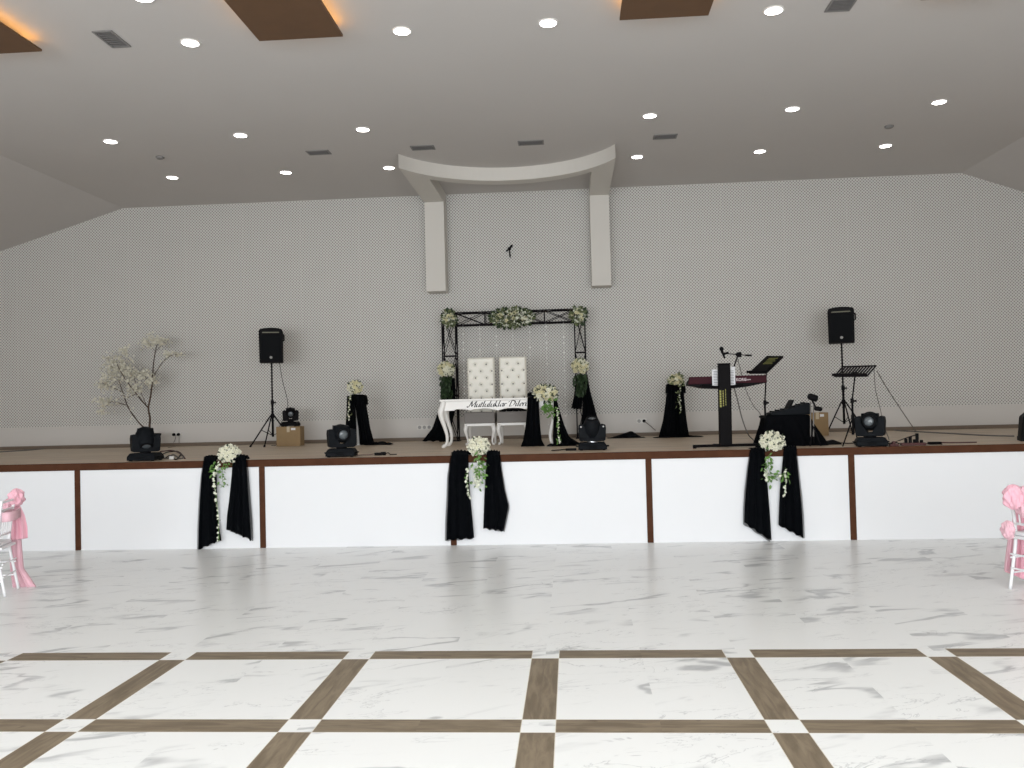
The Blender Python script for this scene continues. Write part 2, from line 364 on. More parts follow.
# wall clock (hands only)
cc = at(509.4, 248.6, YW-.02)
t = thing('wall_clock', 'frameless wall clock, just black hands on the dotted back wall', 'clock', (cc.x, YW, cc.z))
MB().lathe([(.03, 0), (.03, .03), (.01, .036)], n=16, mtx=Matrix.Rotation(pi/2, 4, 'X')).build('hub', BMET, t)
def hand(nm, du, dv_, w, yy):
    e = at(509.4+du, 248.6+dv_, YW)-at(509.4, 248.6, YW); L = e.length; a = math.atan2(e.x, e.z)
    m = MB().prism([(-w*.6, -.02), (w*.6, -.02), (w, L*.75), (0, L), (-w, L*.75)], -yy-.004, -yy); o = m.build(nm, BMET, t); o.rotation_euler = (0, a, 0)
hand('hour_hand', 3.2, -4, .022, .02); hand('counterweight', -3.8, 3, .016, .012); hand('minute_hand', .9, 10, .013, .028)

# sockets
def socket(u, v, k, lab, dark, plugs=()):
    p = at(u, v, YW); t = thing('wall_socket', lab, 'socket', (p.x, YW, p.z), group='power sockets in the back wall')
    MB().box(-.045*k, .045*k, -.012, -.0005, -.042, .042).build('socket_plate', SOCK, t, bevel=.004)
    for i in range(k): MB().lathe([(.03, 0), (.03, -.004), (.022, .002)], n=16, mtx=Matrix.Rotation(pi/2, 4, 'X'), c=((i-(k-1)/2)*.085, -.014, 0)).build('socket_face', SOCKG, t)
    for i in plugs: MB().lathe([(.026, 0), (.026, .03), (.016, .045), (.01, .06)], n=14, mtx=Matrix.Rotation(pi/2, 4, 'X'), c=((i-(k-1)/2)*.085, -.012, 0)).build('plug', BLACK, t, smooth=True)
socket(176.7, 434.5, 2, 'double wall socket with two black plugs, right of the blossom tree', True, (0, 1))
socket(424.5, 427.3, 3, 'triple wall socket left of the flower arch, nothing plugged in', False)
socket(641.5, 421, 2, 'double wall socket with one black plug, left of the right-hand draped pedestal', True, (1,))

# ------------------------------------------------------------------ cloth
def drape(L, R, Y, flutes=6, amp=.03, hem=0, seed=0, back=None, top_amp=.4, rows=22, ncol=48, bulge=0, hemfn=None):
    """fluted hanging cloth; L and R are edges as lists of (x, z) from top to bottom."""
    r = random.Random(seed); ph = [r.uniform(0, 6.28) for _ in range(3)]
    def ev(E, t):
        k = (len(E)-1)*t; i = min(int(k), len(E)-2); f_ = k-i
        return E[i][0]*(1-f_)+E[i+1][0]*f_, E[i][1]*(1-f_)+E[i+1][1]*f_
    G = []
    for i in range(rows+1):
        t = i/rows; row = []; (xa, za), (xb, zb) = ev(L, t), ev(R, t)
        for j in range(ncol+1):
            s = j/ncol; a = amp*(top_amp+(1-top_amp)*t)
            w = sin(2*pi*flutes*s+ph[0]+1.1*sin(2.2*t+ph[1]))+.45*sin(2*pi*flutes*1.7*s+ph[2])
            x = xa+(xb-xa)*s+.25*a*cos(2*pi*flutes*s+ph[0]); z = za+(zb-za)*s
            if hem: z += t**6*hem*sin(2*pi*flutes*s*.8+ph[1])
            y = (Y(t, s) if callable(Y) else Y)-a*w-a-bulge*sin(pi*s)
            row.append(Vector((x, y, z)))
        G.append(row)
    return MB().grid(G)
def pxe(pts, Y): return [(at(u, v, Y).x, at(u, v, Y).z) for u, v in pts]

# ------------------------------------------------------------------ flowers
def rose_mesh():
    m = MB()
    for k, (np_, rad, lift, open_) in enumerate([(3, .30, .95, .15), (5, .62, .70, .5), (6, .98, .25, 1.0)]):
        for i in range(np_):
            a = 2*pi*(i+.5*k)/np_; G = []
            for q in range(4):
                u = q/3; row = []
                for w in (-1, -.33, .33, 1):
                    rr = rad*(.35+.65*u)+.06*u*u*open_; wd = (.9 if k else 1.1)*(pi/np_)*(.5+.6*sin(pi*min(.85, u*.9+.1)))
                    z = -.5+u*(lift+.55)-.22*u*u*u*open_ - .12*w*w*u
                    row.append(Vector((rr*cos(a+w*wd), rr*sin(a+w*wd), z)))
                G.append(row)
            m.grid(G)
    m.ball((0, 0, -.25), .42, 8, 5)
    return m
RM = {}
for nm, mt in (('c', ROSE), ('y', ROSEC)):
    o = rose_mesh().build('rose', mt, smooth=True, fix=False); RM[nm] = o.data; bpy.data.objects.remove(o)
def leaf(m, p, d, size, r, fold=.25):
    d = Vector(d).normalized(); up = Vector((r.uniform(-1, 1), r.uniform(-1, 1), r.uniform(-1, 1))); side = d.cross(up)
    if side.length < .1: side = d.cross(Vector((1, 0, .3)))
    side.normalize(); nn = side.cross(d); p = Vector(p)
    a, b, c_, e = p, p+d*size*.35, p+d*size*.75, p+d*size-nn*size*.15
    w = size*.26
    m.add([a, b+side*w+nn*w*fold, b, b-side*w+nn*w*fold, c_+side*w*.75+nn*w*fold, c_, c_-side*w*.75+nn*w*fold, e],
          [(0, 2, 1), (0, 3, 2), (1, 2, 5, 4), (2, 3, 6, 5), (4, 5, 7), (5, 6, 7)])
def blossom(m, p, size, r):
    q = Euler((r.uniform(0, 6), r.uniform(0, 6), r.uniform(0, 6))).to_matrix(); p = Vector(p)
    vs = [p]; 
    for i in range(10):
        a = 2*pi*i/10; rr = size*(1 if i % 2 == 0 else .55); vs.append(p+q @ Vector((rr*cos(a), rr*sin(a), size*.3)))
    m.add(vs, [(0, 1+i, 1+(i+1) % 10) for i in range(10)])
def vine(name, pts, parent, r, n=26, ls=.05, spread=.03, bl=0, bs=.018, lm=None, fade=True):
    P = spline(pts, 6); st_ = MB().tube(P, .0025, 5)
    lf = MB(); bb = MB()
    for i in range(n):
        p = P[min(len(P)-1, int(len(P)*i/n))]+Vector((r.gauss(0, spread), r.gauss(0, spread*.5), r.gauss(0, spread)))
        leaf(lf, p, (r.uniform(-1, 1), r.uniform(-.8, .3), r.uniform(-1.2, .4)), ls*r.uniform(.7, 1.2), r)
    for i in range(bl):
        p = P[min(len(P)-1, int(len(P)*(i+.5)/bl))]+Vector((r.gauss(0, spread*.45), r.gauss(0, .008)-.01, r.gauss(0, .01)))
        blossom(bb, p, bs*r.uniform(.7, 1.2), r)
    v = MB().tube(P, .003, 5); v.add(lf.v, lf.f)
    o = v.build(name, lm or LEAF, parent, world=True, fix=False)
    if bl: bb.build('small_blossoms', BUD, o, world=True, fix=False)['kind'] = 'stuff'
    return o
def bouquet(label, c, rx, ry, rz, nr, rsz, seed, kind='c', group=None, name='bouquet', vines=(), foliage=70, leafm=None, lsize=.07, low=0.0, leafdown=0):
    r = random.Random(seed); c = Vector(c); t = thing(name, label, 'flowers', c, group=group)
    pts = []; k = 0
    while len(pts) < nr and k < 4000:
        k += 1
        d = Vector((r.gauss(0, 1), r.gauss(0, 1), r.gauss(0, 1))).normalized()
        if d.y > .35 or d.z < -.85+low: continue
        p = Vector((d.x*rx, d.y*ry, d.z*rz))
        if all((p-q[0]).length > rsz*1.35*(1-.5*k/4000) for q in pts): pts.append((p, d))
    for p, d in pts:
        o = bpy.data.objects.new('rose', RM['c' if kind == 'y' and r.random() < .4 else kind]); C.objects.link(o); o.parent = t; o.location = p
        s = rsz*r.uniform(.85, 1.12); o.scale = (s, s, s)
        o.rotation_euler = (d+Vector((r.uniform(-.2, .2), -.35, r.uniform(-.1, .25)))).to_track_quat('Z', 'Y').to_euler()
    m = MB().ball((0, 0, 0), 1, 10, 7, (rx*.72, ry*.72, rz*.72))
    for i in range(foliage):
        d = Vector((r.gauss(0, 1), r.gauss(0, .8), r.gauss(0, 1)-leafdown)).normalized()
        p = Vector((d.x*rx*.85, d.y*ry*.85, d.z*rz*.85)); leaf(m, p, d+Vector((r.uniform(-.6, .6), r.uniform(-.6, .3), r.uniform(-.6, .6))), lsize*r.uniform(.7, 1.2), r)
    m.build('foliage', leafm or LEAFD, t, fix=False)
    for v in vines: vine('trailing_vine', [Vector(q) for q in v['pts']], t, r, **{k_: v[k_] for k_ in v if k_ != 'pts'})
    return t

# ------------------------------------------------------------------ drapes and bouquets over the stage front
YD = YS-.045
def swag(label, lt, rt, top, seed, hemL=None):
    t = thing('chiffon_drape', label, 'drape', (at(top[0], top[1], YD).x, YS, S), group='black chiffon drapes over the stage edge')
    for k, (L, R) in enumerate((lt, rt)):
        LL, RR = pxe(L, YD), pxe(R, YD)
        o = drape(LL, RR, YD, 4, .016, .009, seed+k, top_amp=.6).build('hanging_tail', CHIF, t, world=True, smooth=True, solid=.003)
        sg = -1 if k == 0 else 1; fr = [.1, .5, .9, 1.0, .8]
        Ls = [(u+(sg*f_-1 if sg < 0 else 1.5), v+1.5*f_/1.5) for (u, v), f_ in zip(L, fr)]; Rs = [(u+(sg*f_+.5 if sg > 0 else -1.5), v+1.5*f_/1.5) for (u, v), f_ in zip(R, fr)]
        drape(pxe(Ls, YD+.012), pxe(Rs, YD+.012), YD+.015, 3, .010, .006, seed+k+70, top_amp=.6).build('sheer_layer', CHIF2, t, world=True, smooth=True)
        # the bunched top lying over the edge of the deck
        xa, xb = LL[0][0], RR[0][0]; zt = max(LL[0][1], RR[0][1])
        G = []
        for i in range(11):
            a = i/10; row = []
            for j in range(25):
                s = j/24; y = YD-.03+a*.15; z = S+.012+(zt-S+.0)*(sin(pi*min(1, a*.9+.22)))*(.75+.25*sin(pi*s))+.008*sin(9*s*pi+seed)
                if i == 0: z = LL[0][1]*(1-s)+RR[0][1]*s-.04; 
                row.append((xa+(xb-xa)*s, y-.018*abs(sin(5*pi*s)), max(z, S+.01) if i else z))
            G.append(row)
        MB().grid(G).build('gathered_top', CHIF, t, world=True, smooth=True, solid=.003)
    # band joining both tails behind the bouquet, lying on the deck
    xa, xb = pxe(lt[1][:1], YD)[0][0], pxe(rt[0][:1], YD)[0][0]
    G = [[(xa-.05+(xb-xa+.1)*j/16, YS+.05+.2*i/8, S+.012+.035*sin(pi*i/8)*(1-.4*sin(pi*j/16))) for j in range(17)] for i in range(9)]
    MB().grid(G).build('joining_band', CHIF, t, world=True, smooth=True, solid=.003)
    return t
swag('black chiffon drape over the stage edge, leftmost of three, left tail nearly reaching floor',
     ([(205, 456.5), (202.5, 475), (201, 500), (200, 525), (199.5, 549)], [(217, 457), (217.5, 475), (218, 500), (219, 520), (222.5, 539.5)]),
     ([(233.5, 457), (232.5, 475), (230, 500), (228, 515), (227, 529)], [(246.5, 455.5), (248, 475), (249.5, 500), (251, 520), (252, 540)]), (226, 457), 11)
swag('black chiffon drape over the middle of the stage edge, before the white table',
     ([(452, 452), (448.5, 475), (448, 500), (447, 520), (446.5, 540)], [(468, 451), (468.5, 475), (470.5, 500), (472.5, 520), (474, 538)]),
     ([(487, 451.5), (485.5, 475), (484.5, 495), (484, 512), (483.5, 528)], [(499.5, 452), (501.5, 470), (504.5, 490), (508.5, 506), (503.5, 531)]), (477, 452), 23)
swag('black chiffon drape over the stage edge, rightmost of three, below the black covered table',
     ([(750.5, 450), (748, 470), (746, 490), (745, 507), (744.5, 523)], [(764.5, 449), (766, 470), (768, 490), (770, 515), (771.5, 541)]),
     ([(784, 448), (782, 470), (780, 490), (779, 510), (778.5, 525)], [(796, 447), (798, 470), (800.5, 495), (802, 515), (803, 538)]), (774, 449), 37)
YQ = YS-.02
bouquet('cream rose bouquet on the stage edge, leftmost, with a long blossom string', at(229.4, 454.0, YQ), .118, .11, .095, 34, .035, 3, foliage=60, lsize=.05,
        vines=[dict(pts=[at(219, 462, YS-.16), at(216, 472, YS-.17), at(214, 478, YS-.17), at(216, 495, YS-.16), at(218, 515, YS-.16), at(219, 541, YS-.15)], n=6, ls=.035, spread=.012, bl=46, bs=.022),
               dict(pts=[at(215, 462, YS-.15), at(212, 468, YS-.17), at(213, 474, YS-.15)], n=18, ls=.05, spread=.02),
               dict(pts=[at(224, 463, YS-.12), at(222, 474, YS-.1), at(224, 488, YS-.08)], n=34, ls=.045, spread=.032)])
bouquet('cream rose bouquet on the middle of the stage edge, before the white table', at(478.7, 446.3, YQ), .11, .1, .088, 22, .044, 8, foliage=50, lsize=.05,
        vines=[dict(pts=[at(479, 455, YS-.13), at(480, 464, YS-.14), at(479, 474, YS-.12)], n=60, ls=.055, spread=.035, bl=8, bs=.02),
               dict(pts=[at(476, 466, YS-.1), at(477, 478, YS-.1), at(478, 486, YS-.08)], n=26, ls=.045, spread=.06, bl=60, bs=.022),
               dict(pts=[at(468, 470, YS-.13), at(467, 482, YS-.13), at(469, 496, YS-.12)], n=6, ls=.03, spread=.012, bl=20, bs=.022)])
bouquet('cream rose bouquet on the stage edge, rightmost, before the black covered table', at(772.3, 441.6, YQ), .125, .11, .10, 34, .038, 15, foliage=80, lsize=.06,
        vines=[dict(pts=[at(769, 455, YS-.1), at(768, 465, YS-.08), at(772, 478, YS-.07)], n=28, ls=.06, spread=.03),
               dict(pts=[at(770, 478, YS-.08), at(778, 476, YS-.13), at(786, 475, YS-.14)], n=34, ls=.06, spread=.03, bl=6, bs=.024),
               dict(pts=[at(785, 470, YS-.14), at(786, 480, YS-.14), at(784, 496, YS-.14)], n=3, ls=.03, spread=.012, bl=22, bs=.02),
               dict(pts=[at(766, 470, YS-.13), at(766, 475, YS-.13), at(767, 481, YS-.12)], n=3, ls=.03, spread=.015, bl=12, bs=.024)])

# ------------------------------------------------------------------ moving head lights
def moving_head(label, x, y, z, w=.36, h=.42, pan=0, tilt=0, rz=0, bolts=False, m1=None, group='black moving head stage lights'):
    x = at(x, 440, y).x if x > 50 else x
    t = thing('moving_head_light', label, 'stage light', (x, y, z), rz, group)
    k = w/.36; hh = h/.42; mt = m1 or CHARC
    b = MB().box(-.19*k, .19*k, -.14*k, .14*k, .012*hh, .062*hh).box(-.19*k, .19*k, -.14*k, .14*k, .062*hh, .108*hh, tx=.03*k, ty=.02*k)
    for sx in (-1, 1):
        for sy in (-1, 1): b.box(sx*.15*k-.02, sx*.15*k+.02, sy*.11*k-.02, sy*.11*k+.02, 0, .012*hh)
    base = b.build('base', mt, t, bevel=.006)
    MB().box(-.055*k, .055*k, -.145*k, -.138*k, .028*hh, .058*hh).build('display', BLACK2, base)
    for sx in (-1, 1): MB().tube([(sx*.19*k, -.07*k, .05*hh), (sx*.212*k, -.05*k, .055*hh), (sx*.212*k, .05*k, .055*hh), (sx*.19*k, .07*k, .05*hh)], .009*k, 8).build('side_handle', BLACK, base)
    MB().lathe([(.07*k, .108*hh), (.07*k, .125*hh)], n=20).build('turntable', SILV if bolts else BLACK, t)
    yo = bpy.data.objects.new('yoke', None)
    P = Matrix.Rotation(pan, 4, 'Z')
    out = [(-.175, .14), (-.15, .122), (.15, .122), (.175, .14), (.182, .30), (.17, .345), (.12, .352), (.112, .30), (.1, .215), (.04, .165), (-.04, .165), (-.1, .215), (-.112, .30), (-.12, .352), (-.17, .345), (-.182, .30)]
    # U shaped yoke in three convex pieces
    m = MB()
    def pr(poly, d0, d1): m.prism([(a*k, c_*hh) for a, c_ in poly], d0*k, d1*k, mtx=P)
    pr([(-.175, .14), (-.15, .122), (.15, .122), (.175, .14), (.172, .18), (.06, .168), (-.06, .168), (-.172, .18)], -.085, .085)
    for s in (-1, 1):
        q = [(s*.175, .15), (s*.184, .30), (s*.178, .35), (s*.13, .362), (s*.092, .33), (s*.082, .25), (s*.035, .185), (s*.03, .15)]
        pr(q if s > 0 else q[::-1], -.085, .085)
    yk = m.build('yoke', mt, t, bevel=.008)
    if bolts:
        for s in (-1, 1): MB().lathe([(.012, 0), (.012, .012), (.004, .016)], n=12, mtx=P @ Matrix.Translation((s*.148*k, -.086*k, .325*hh)) @ Matrix.Rotation(pi/2, 4, 'X')).build('bolt', SILV, yk)
    Tm = P @ Matrix.Translation((0, 0, .30*hh)) @ Matrix.Rotation(tilt, 4, 'X')
    prof = [(.05, .15), (.09, .135), (.118, .08), (.124, 0), (.116, -.06), (.095, -.11), (.085, -.135)]
    hd = MB().lathe([(a*k, -c_*k) for a, c_ in prof], n=20, mtx=Tm @ Matrix.Rotation(pi/2, 4, 'X')).box(-.1*k, .1*k, -.07*k, .10*k, -.07*k, .10*k, mtx=Tm)
    head = hd.build('head', mt, t, smooth=True)
    MB().lathe([(.06*k, .136*k), (.078*k, .136*k), (.078*k, .15*k), (.062*k, .15*k)], n=24, mtx=Tm @ Matrix.Rotation(pi/2, 4, 'X'), cap=False).build('lens_ring', BLACK, head)
    MB().lathe([(.001, .148*k), (.03*k, .147*k), (.062*k, .139*k), (.062*k, .134*k)], n=24, mtx=Tm @ Matrix.Rotation(pi/2, 4, 'X')).build('lens', LENS, head, smooth=True)
    return t
moving_head('black moving head light at the left stage edge in front of the blossom tree', 145.3, 10.66, S, .345, .40, pan=.62, tilt=.9)
moving_head('black moving head light on the stage edge before the left draped pedestal', 341.5, 10.66, S, .345, .41, pan=.35, tilt=.1, rz=.1)
moving_head('black moving head light with pale side bolts, right of the white table', 592.3, 11.02, S, .345, .385, pan=0, tilt=-1.25, bolts=True)
moving_head('black moving head light facing the hall, right of the slatted music stand', 870.8, 10.52, S, .33, .425, pan=-.25, tilt=0, rz=-.2)
moving_head('small black moving head light standing on a cardboard box by the left loudspeaker', 291, 14.09, at(290, 426.6, 14.0).z, .26, .32, pan=.35, tilt=.2, m1=BLACK)

# cardboard boxes
def carton(x, y, w, d, h, label, rz=0):
    t = thing('cardboard_box', label, 'box', (x, y, S), rz)
    MB().box(-w/2, w/2, -d/2, d/2, 0, h).build('carton', CARD, t, bevel=.004)
    MB().box(-.025, .025, -d/2-.001, d/2+.001, h*.72, h+.001).build('tape', TAPE, t)
    MB().box(w*.12, w*.3, -d/2-.0015, -d/2, h*.82, h*.93).build('label', PAPERW, t)
p0 = at(290, 426.3, 14.2)
carton(at(290.5, 440, 14.09).x, 14.09, .41, .22, at(290, 426.6, 13.98).z-S, 'brown cardboard box carrying a small stage light, left side of stage')
carton(3.80, 13.75, .34, .32, .36, 'tall brown cardboard box behind the black covered table', .05)

# ------------------------------------------------------------------ loudspeakers on tripods
def loudspeaker(x, y, z0, z1, w, lab_s, lab_t, rz, legs):
    h = z1-z0; t = thing('loudspeaker', lab_s, 'loudspeaker', (x, y, z0), rz, 'loudspeakers on tripod stands')
    wt = w/2; top = [(-wt, 0), (wt, 0), (wt*1.03, h*.9), (wt*.93, h*.965), (wt*.5, h*.99), (0, h), (-wt*.5, h*.99), (-wt*.93, h*.965), (-wt*1.03, h*.9)]
    MB().prism(top, -.17, .17).build('cabinet', BLACK, t, bevel=.012)
    MB().box(-wt*.84, wt*.84, -.186, -.171, h*.05, h*.80).build('grille', BLACK2, t, bevel=.008)
    MB().prism([(-wt*.74, h*.845), (wt*.74, h*.845), (wt*.70, h*.875), (-wt*.70, h*.875)], -.182, -.171).build('horn_lip', mat('horn_grey', (104, 102, 82), .5), t)
    MB().lathe([(.022, 0), (.022, .004), (.012, .006)], n=16, mtx=Matrix.Translation((0, -.187, h*.14)) @ Matrix.Rotation(pi/2, 4, 'X')).build('badge', SOCKG, t)
    MB().tube([(wt*1.0, -.05, h*.62), (wt*1.12, -.05, h*.64), (wt*1.12, -.05, h*.8), (wt*1.0, -.05, h*.82)], .012, 8).build('handle', BLACK, t)
    s = thing('speaker_stand', lab_t, 'tripod stand', (x, y, S), 0, 'tripod loudspeaker stands')
    hp = z0-S
    MB().tube([(0, 0, .16), (0, 0, .75)], .019, 12).tube([(0, 0, .75), (0, 0, hp)], .014, 12).build('pole', BMET, s)
    MB().lathe([(.028, .70), (.028, .77)], n=14).box(.025, .06, -.006, .006, .72, .745).build('clamp_collar', BLACK, s)
    MB().lathe([(.03, .48), (.03, .55)], n=14).build('leg_collar', BLACK, s)
    for lx, ly in legs:
        n_ = Vector((lx, ly, 0)).normalized()
        lg = MB().tube([n_*.03+Vector((0, 0, .52)), Vector((lx, ly, .015))], .011, 8).build('leg', BMET, s)
        MB().tube([Vector((lx, ly, .03))-n_*.008, Vector((lx, ly, 0))+n_*.012], .017, 8).build('rubber_foot', BLACK, lg)
        MB().tube([Vector((0, 0, .18)), Vector((lx*.5, ly*.5, .275))], .006, 6).build('brace', BMET, s)
loudspeaker(at(272.3, 400, 14.05).x, 14.05, 2.485, 3.065, .375, 'black loudspeaker on a tripod, left side of the stage above a box', 'black tripod stand carrying the left loudspeaker', .30, [(-.34, -.12), (-.06, -.24), (.22, .45)])
loudspeaker(at(842.8, 380, 14.0).x, 14.0, 2.535, 3.105, .385, 'black loudspeaker on a tripod, right side of the stage', 'black tripod stand carrying the right loudspeaker, behind a music stand', -.28, [(-.26, .06), (.03, -.3), (.36, .05)])

# ------------------------------------------------------------------ blossom tree
tp = Vector((-7.22, 14.2, S))
t = thing('blossom_tree', 'bare-branched artificial tree with cream blossoms against the left back wall', 'tree', tp)
def a3(u, v, dy=0): return at(u, v, 14.2+dy)
BR = [([(149.5, 441, 0), (149.5, 428, 0), (150, 418, .0), (148.5, 408, 0), (151, 394, .03), (152.5, 378, .05), (153.5, 364, .05), (155.5, 351, .08), (157.5, 343, .1)], .022, .006),
      ([(148.5, 408, 0), (142, 401, -.05), (135, 392, -.1), (128, 383, -.12), (121, 372, -.15), (117, 364, -.16)], .013, .004),
      ([(149.3, 429, 0), (144, 427.5, .04), (136, 419, .08), (128, 407, .12), (123.5, 394, .15), (120, 384, .16), (117, 372, .16)], .015, .004),
      ([(152.5, 378, .05), (158, 369, 0), (163, 362, -.05), (170, 356, -.08), (179, 354, -.1)], .008, .003),
      ([(136, 394, -.1), (128, 397, -.14), (120, 395, -.18)], .006, .003), ([(126, 405, .1), (118, 403, .12), (111, 402, .12), (104, 408, .1)], .007, .003),
      ([(122.5, 392, .14), (116, 389, .1), (107, 385, .05), (101, 382, 0)], .008, .003), ([(146, 404, 0), (141, 393, .05), (136, 384, .08), (134, 376, .1)], .006, .003),
      ([(152, 385, .04), (146, 378, 0), (143, 371, -.05)], .005, .003), ([(155.5, 352, .08), (150, 345, .05), (147, 342, .05)], .004, .002), ([(155.5, 352, .08), (163, 344, .1), (168, 341, .1)], .004, .002)]
m = MB(); ends = []
for pts, ra, rb in BR:
    P = spline([a3(*q) for q in pts], 5); m.tube(P, [ra+(rb-ra)*i/(len(P)-1) for i in range(len(P))], 7); ends.append(P)
m.build('branches', BARK, t, world=True, smooth=True)
MB().lathe([(.12, 0), (.15, .03), (.17, .22), (.185, .25), (.17, .26), (.02, .25)], n=20).build('pot', BLACK, t, smooth=False).location = (0, 0, 0)
m = MB(); r = random.Random(5)
CLS = [(157, 341, 10, 5, 90), (168, 354, 4, 3, 28), (180, 354, 4, 2, 18), (118, 366, 11, 8, 150), (106, 385, 8, 5, 70), (106, 402, 8, 5, 60), (102, 412, 4, 4, 18), (136, 390, 6, 4, 60),
       (153, 381, 7, 5, 80), (113, 377, 10, 6, 70), (128, 373, 7, 7, 60), (145, 373, 6, 4, 40), (147, 344, 5, 4, 24), (125, 352, 7, 5, 36), (138, 376, 7, 6, 40), (110, 360, 6, 5, 26)]
for u, v, su, sv, n_ in CLS:
    for i in range(int(n_*1.25)):
        p = a3(u-1+r.gauss(0, su*.62), v+r.gauss(0, sv*.62), r.uniform(-.2, .2)); blossom(m, p, r.uniform(.018, .034), r)
for P in ends[1:]:
    for q in P[len(P)//3::2]:
        for i in range(2): blossom(m, q+Vector((r.gauss(0, .03), r.gauss(0, .04), r.gauss(0, .03))), .02, r)
o = m.build('blossoms', BLOS, t, world=True, fix=False); o['kind'] = 'stuff'

# ------------------------------------------------------------------ draped pedestals
def pedestal(label, x, y, w, h, tails, seed, pool=None):
    t = thing('flower_pedestal', 'white pedestal column under '+label.replace('black cloth draped over a pedestal', 'the black cloth').replace('between the flower arch and the keyboard', 'right of the arch'), 'pedestal', (x, y, S))
    MB().lathe([(w*.42, 0), (w*.42, .03), (w*.30, .05), (w*.26, h*.5), (w*.30, h-.05), (w*.42, h-.03), (w*.42, h)], n=24).build('column', WHITE, t, smooth=False, bevel=.003)
    c_ = thing('pedestal_drape', label, 'drape', (x, y, S+.001))
    for k, (L, R, Y) in enumerate(tails):
        drape(L, R, Y, 4, .02, .0, seed+k, top_amp=.6).build('hanging_tail', CHIF, c_, world=True, smooth=True, solid=.003)
    # cap over the pedestal top
    MB().lathe([(.004, h+.03), (w*.3, h+.028), (w*.5, h+.012), (w*.55, h-.05), (w*.56, h-.14)], n=28, cap=False).build('top_cover', CHIF, c_, smooth=True, solid=.003)
    if pool:
        m = MB(); xa, xb, ya, yb, zz = pool; G = []; r = random.Random(seed)
        for i in range(9):
            b = i/8; row = []
            for j in range(33):
                a = j/32; e = sin(pi*a)**.5*sin(pi*b)**.5 if 0 < a < 1 and 0 < b < 1 else 0
                row.append((xa+(xb-xa)*a, ya+(yb-ya)*b+.03*sin(7*a+seed), S+.006+zz*e*(.5+.5*abs(sin(9*a+4*b+seed)))))
            G.append(row)
        m.grid(G).build('pooled_hem', CHIF, c_, world=True, smooth=True, solid=.003)
    return c_
YP = 13.72
pedestal('black cloth draped over a pedestal, left of the flower arch', -3.52, 13.9, .30, .80,
    [(pxe([(347.3, 396), (347, 412), (346, 430), (344, 444)], YP), pxe([(355, 396), (356, 412), (357, 430), (357.5, 445)], YP), YP),
     (pxe([(353.5, 396), (356, 412), (358.5, 430), (359.5, 445)], YP), pxe([(364.3, 395), (367, 410), (370, 428), (374.5, 444.5)], YP), YP+.03)], 41, pool=(-3.35, -2.93, 13.62, 13.9, .05))
YP2 = 14.12
pedestal('black cloth draped over a pedestal, between the flower arch and the keyboard', 1.73, 14.35, .30, .86,
    [(pxe([(667.5, 385), (665.5, 402), (663, 420), (658.5, 437)], YP2), pxe([(677, 385), (677, 402), (677, 420), (677, 438)], YP2), YP2),
     (pxe([(675, 385), (675, 402), (675, 420), (675, 438)], YP2), pxe([(683.5, 384.5), (685, 402), (687, 420), (689.5, 436.5)], YP2), YP2+.02)], 47, pool=(1.32, 2.12, 14.0, 14.2, .03))
bouquet('cream rose bouquet on the draped pedestal left of the arch', at(355, 387.5, 13.8), .105, .10, .09, 24, .037, 51, 'y', foliage=50, lsize=.06,
        vines=[dict(pts=[at(351, 392, 13.62), at(349, 405, 13.62), at(348.5, 420, 13.62)], n=14, ls=.04, spread=.02, bl=22, bs=.02, lm=GARL)])
bouquet('cream flower bouquet on the draped pedestal beside the keyboard', at(676, 380, 14.22), .11, .1, .08, 22, .035, 57, 'y', foliage=70, lsize=.07, leafm=GARL,
        vines=[dict(pts=[at(680, 386, 14.0), at(680, 400, 14.0), at(681, 411, 14.0)], n=20, ls=.05, spread=.025, bl=14, bs=.018, lm=GARL)])

# ------------------------------------------------------------------ flower arch of black truss
YA = 14.42; DA = .22
t = thing('truss_arch', 'black metal truss arch with flowers behind the white chairs', 'arch', (-.98, YA+.1, S))
def truss_line(a, b, side, dpt, name, nb, bars=True):
    """square truss from a to b; side = vector across, dpt = depth along Y"""
    a, b, side = Vector(a), Vector(b), Vector(side); dv_ = Vector((0, dpt, 0)); m = MB()
    cs = [Vector((0,0,0)), side, side+dv_, dv_]
    for c_ in cs: m.tube([a+c_, b+c_], .0105, 8)
    for i in range(nb):
        p, q = a+(b-a)*i/nb, a+(b-a)*(i+1)/nb
        for k in range(4):
            c1, c2 = cs[k], cs[(k+1) % 4]
            m.tube([p+c1, p+c2], .008, 6)
            m.tube([p+c1, q+c2], .006, 6); m.tube([p+c2, q+c1], .006, 6)
    for k in range(4): m.tube([b+cs[k], b+cs[(k+1) % 4]], .008, 6)
    return m.build(name, TRUSS, t, world=True)
zt = at(513, 311, YA).z; zb = at(513, 323.3, YA).z
xl0, xl1 = at(442.6, 360, YA).x, at(456, 360, YA).x; xr0, xr1 = at(575.3, 355, YA).x, at(585.7, 355, YA).x
truss_line((xl0, YA, S), (xl0, YA, zt), (xl1-xl0, 0, 0), DA, 'upright', 3); truss_line((xr0, YA, S), (xr0, YA, zt), (xr1-xr0, 0, 0), DA, 'upright', 3)
truss_line((xl1, YA, zb), (xr0, YA, zb), (0, 0, zt-zb), DA, 'top_beam', 4)
for xa, xb in ((xl0, xl1), (xr0, xr1)): MB().box(xa-.03, xb+.03, YA-.03, YA+DA+.03, S+.0005, S+.014).build('base_plate', TRUSS, t, world=True)
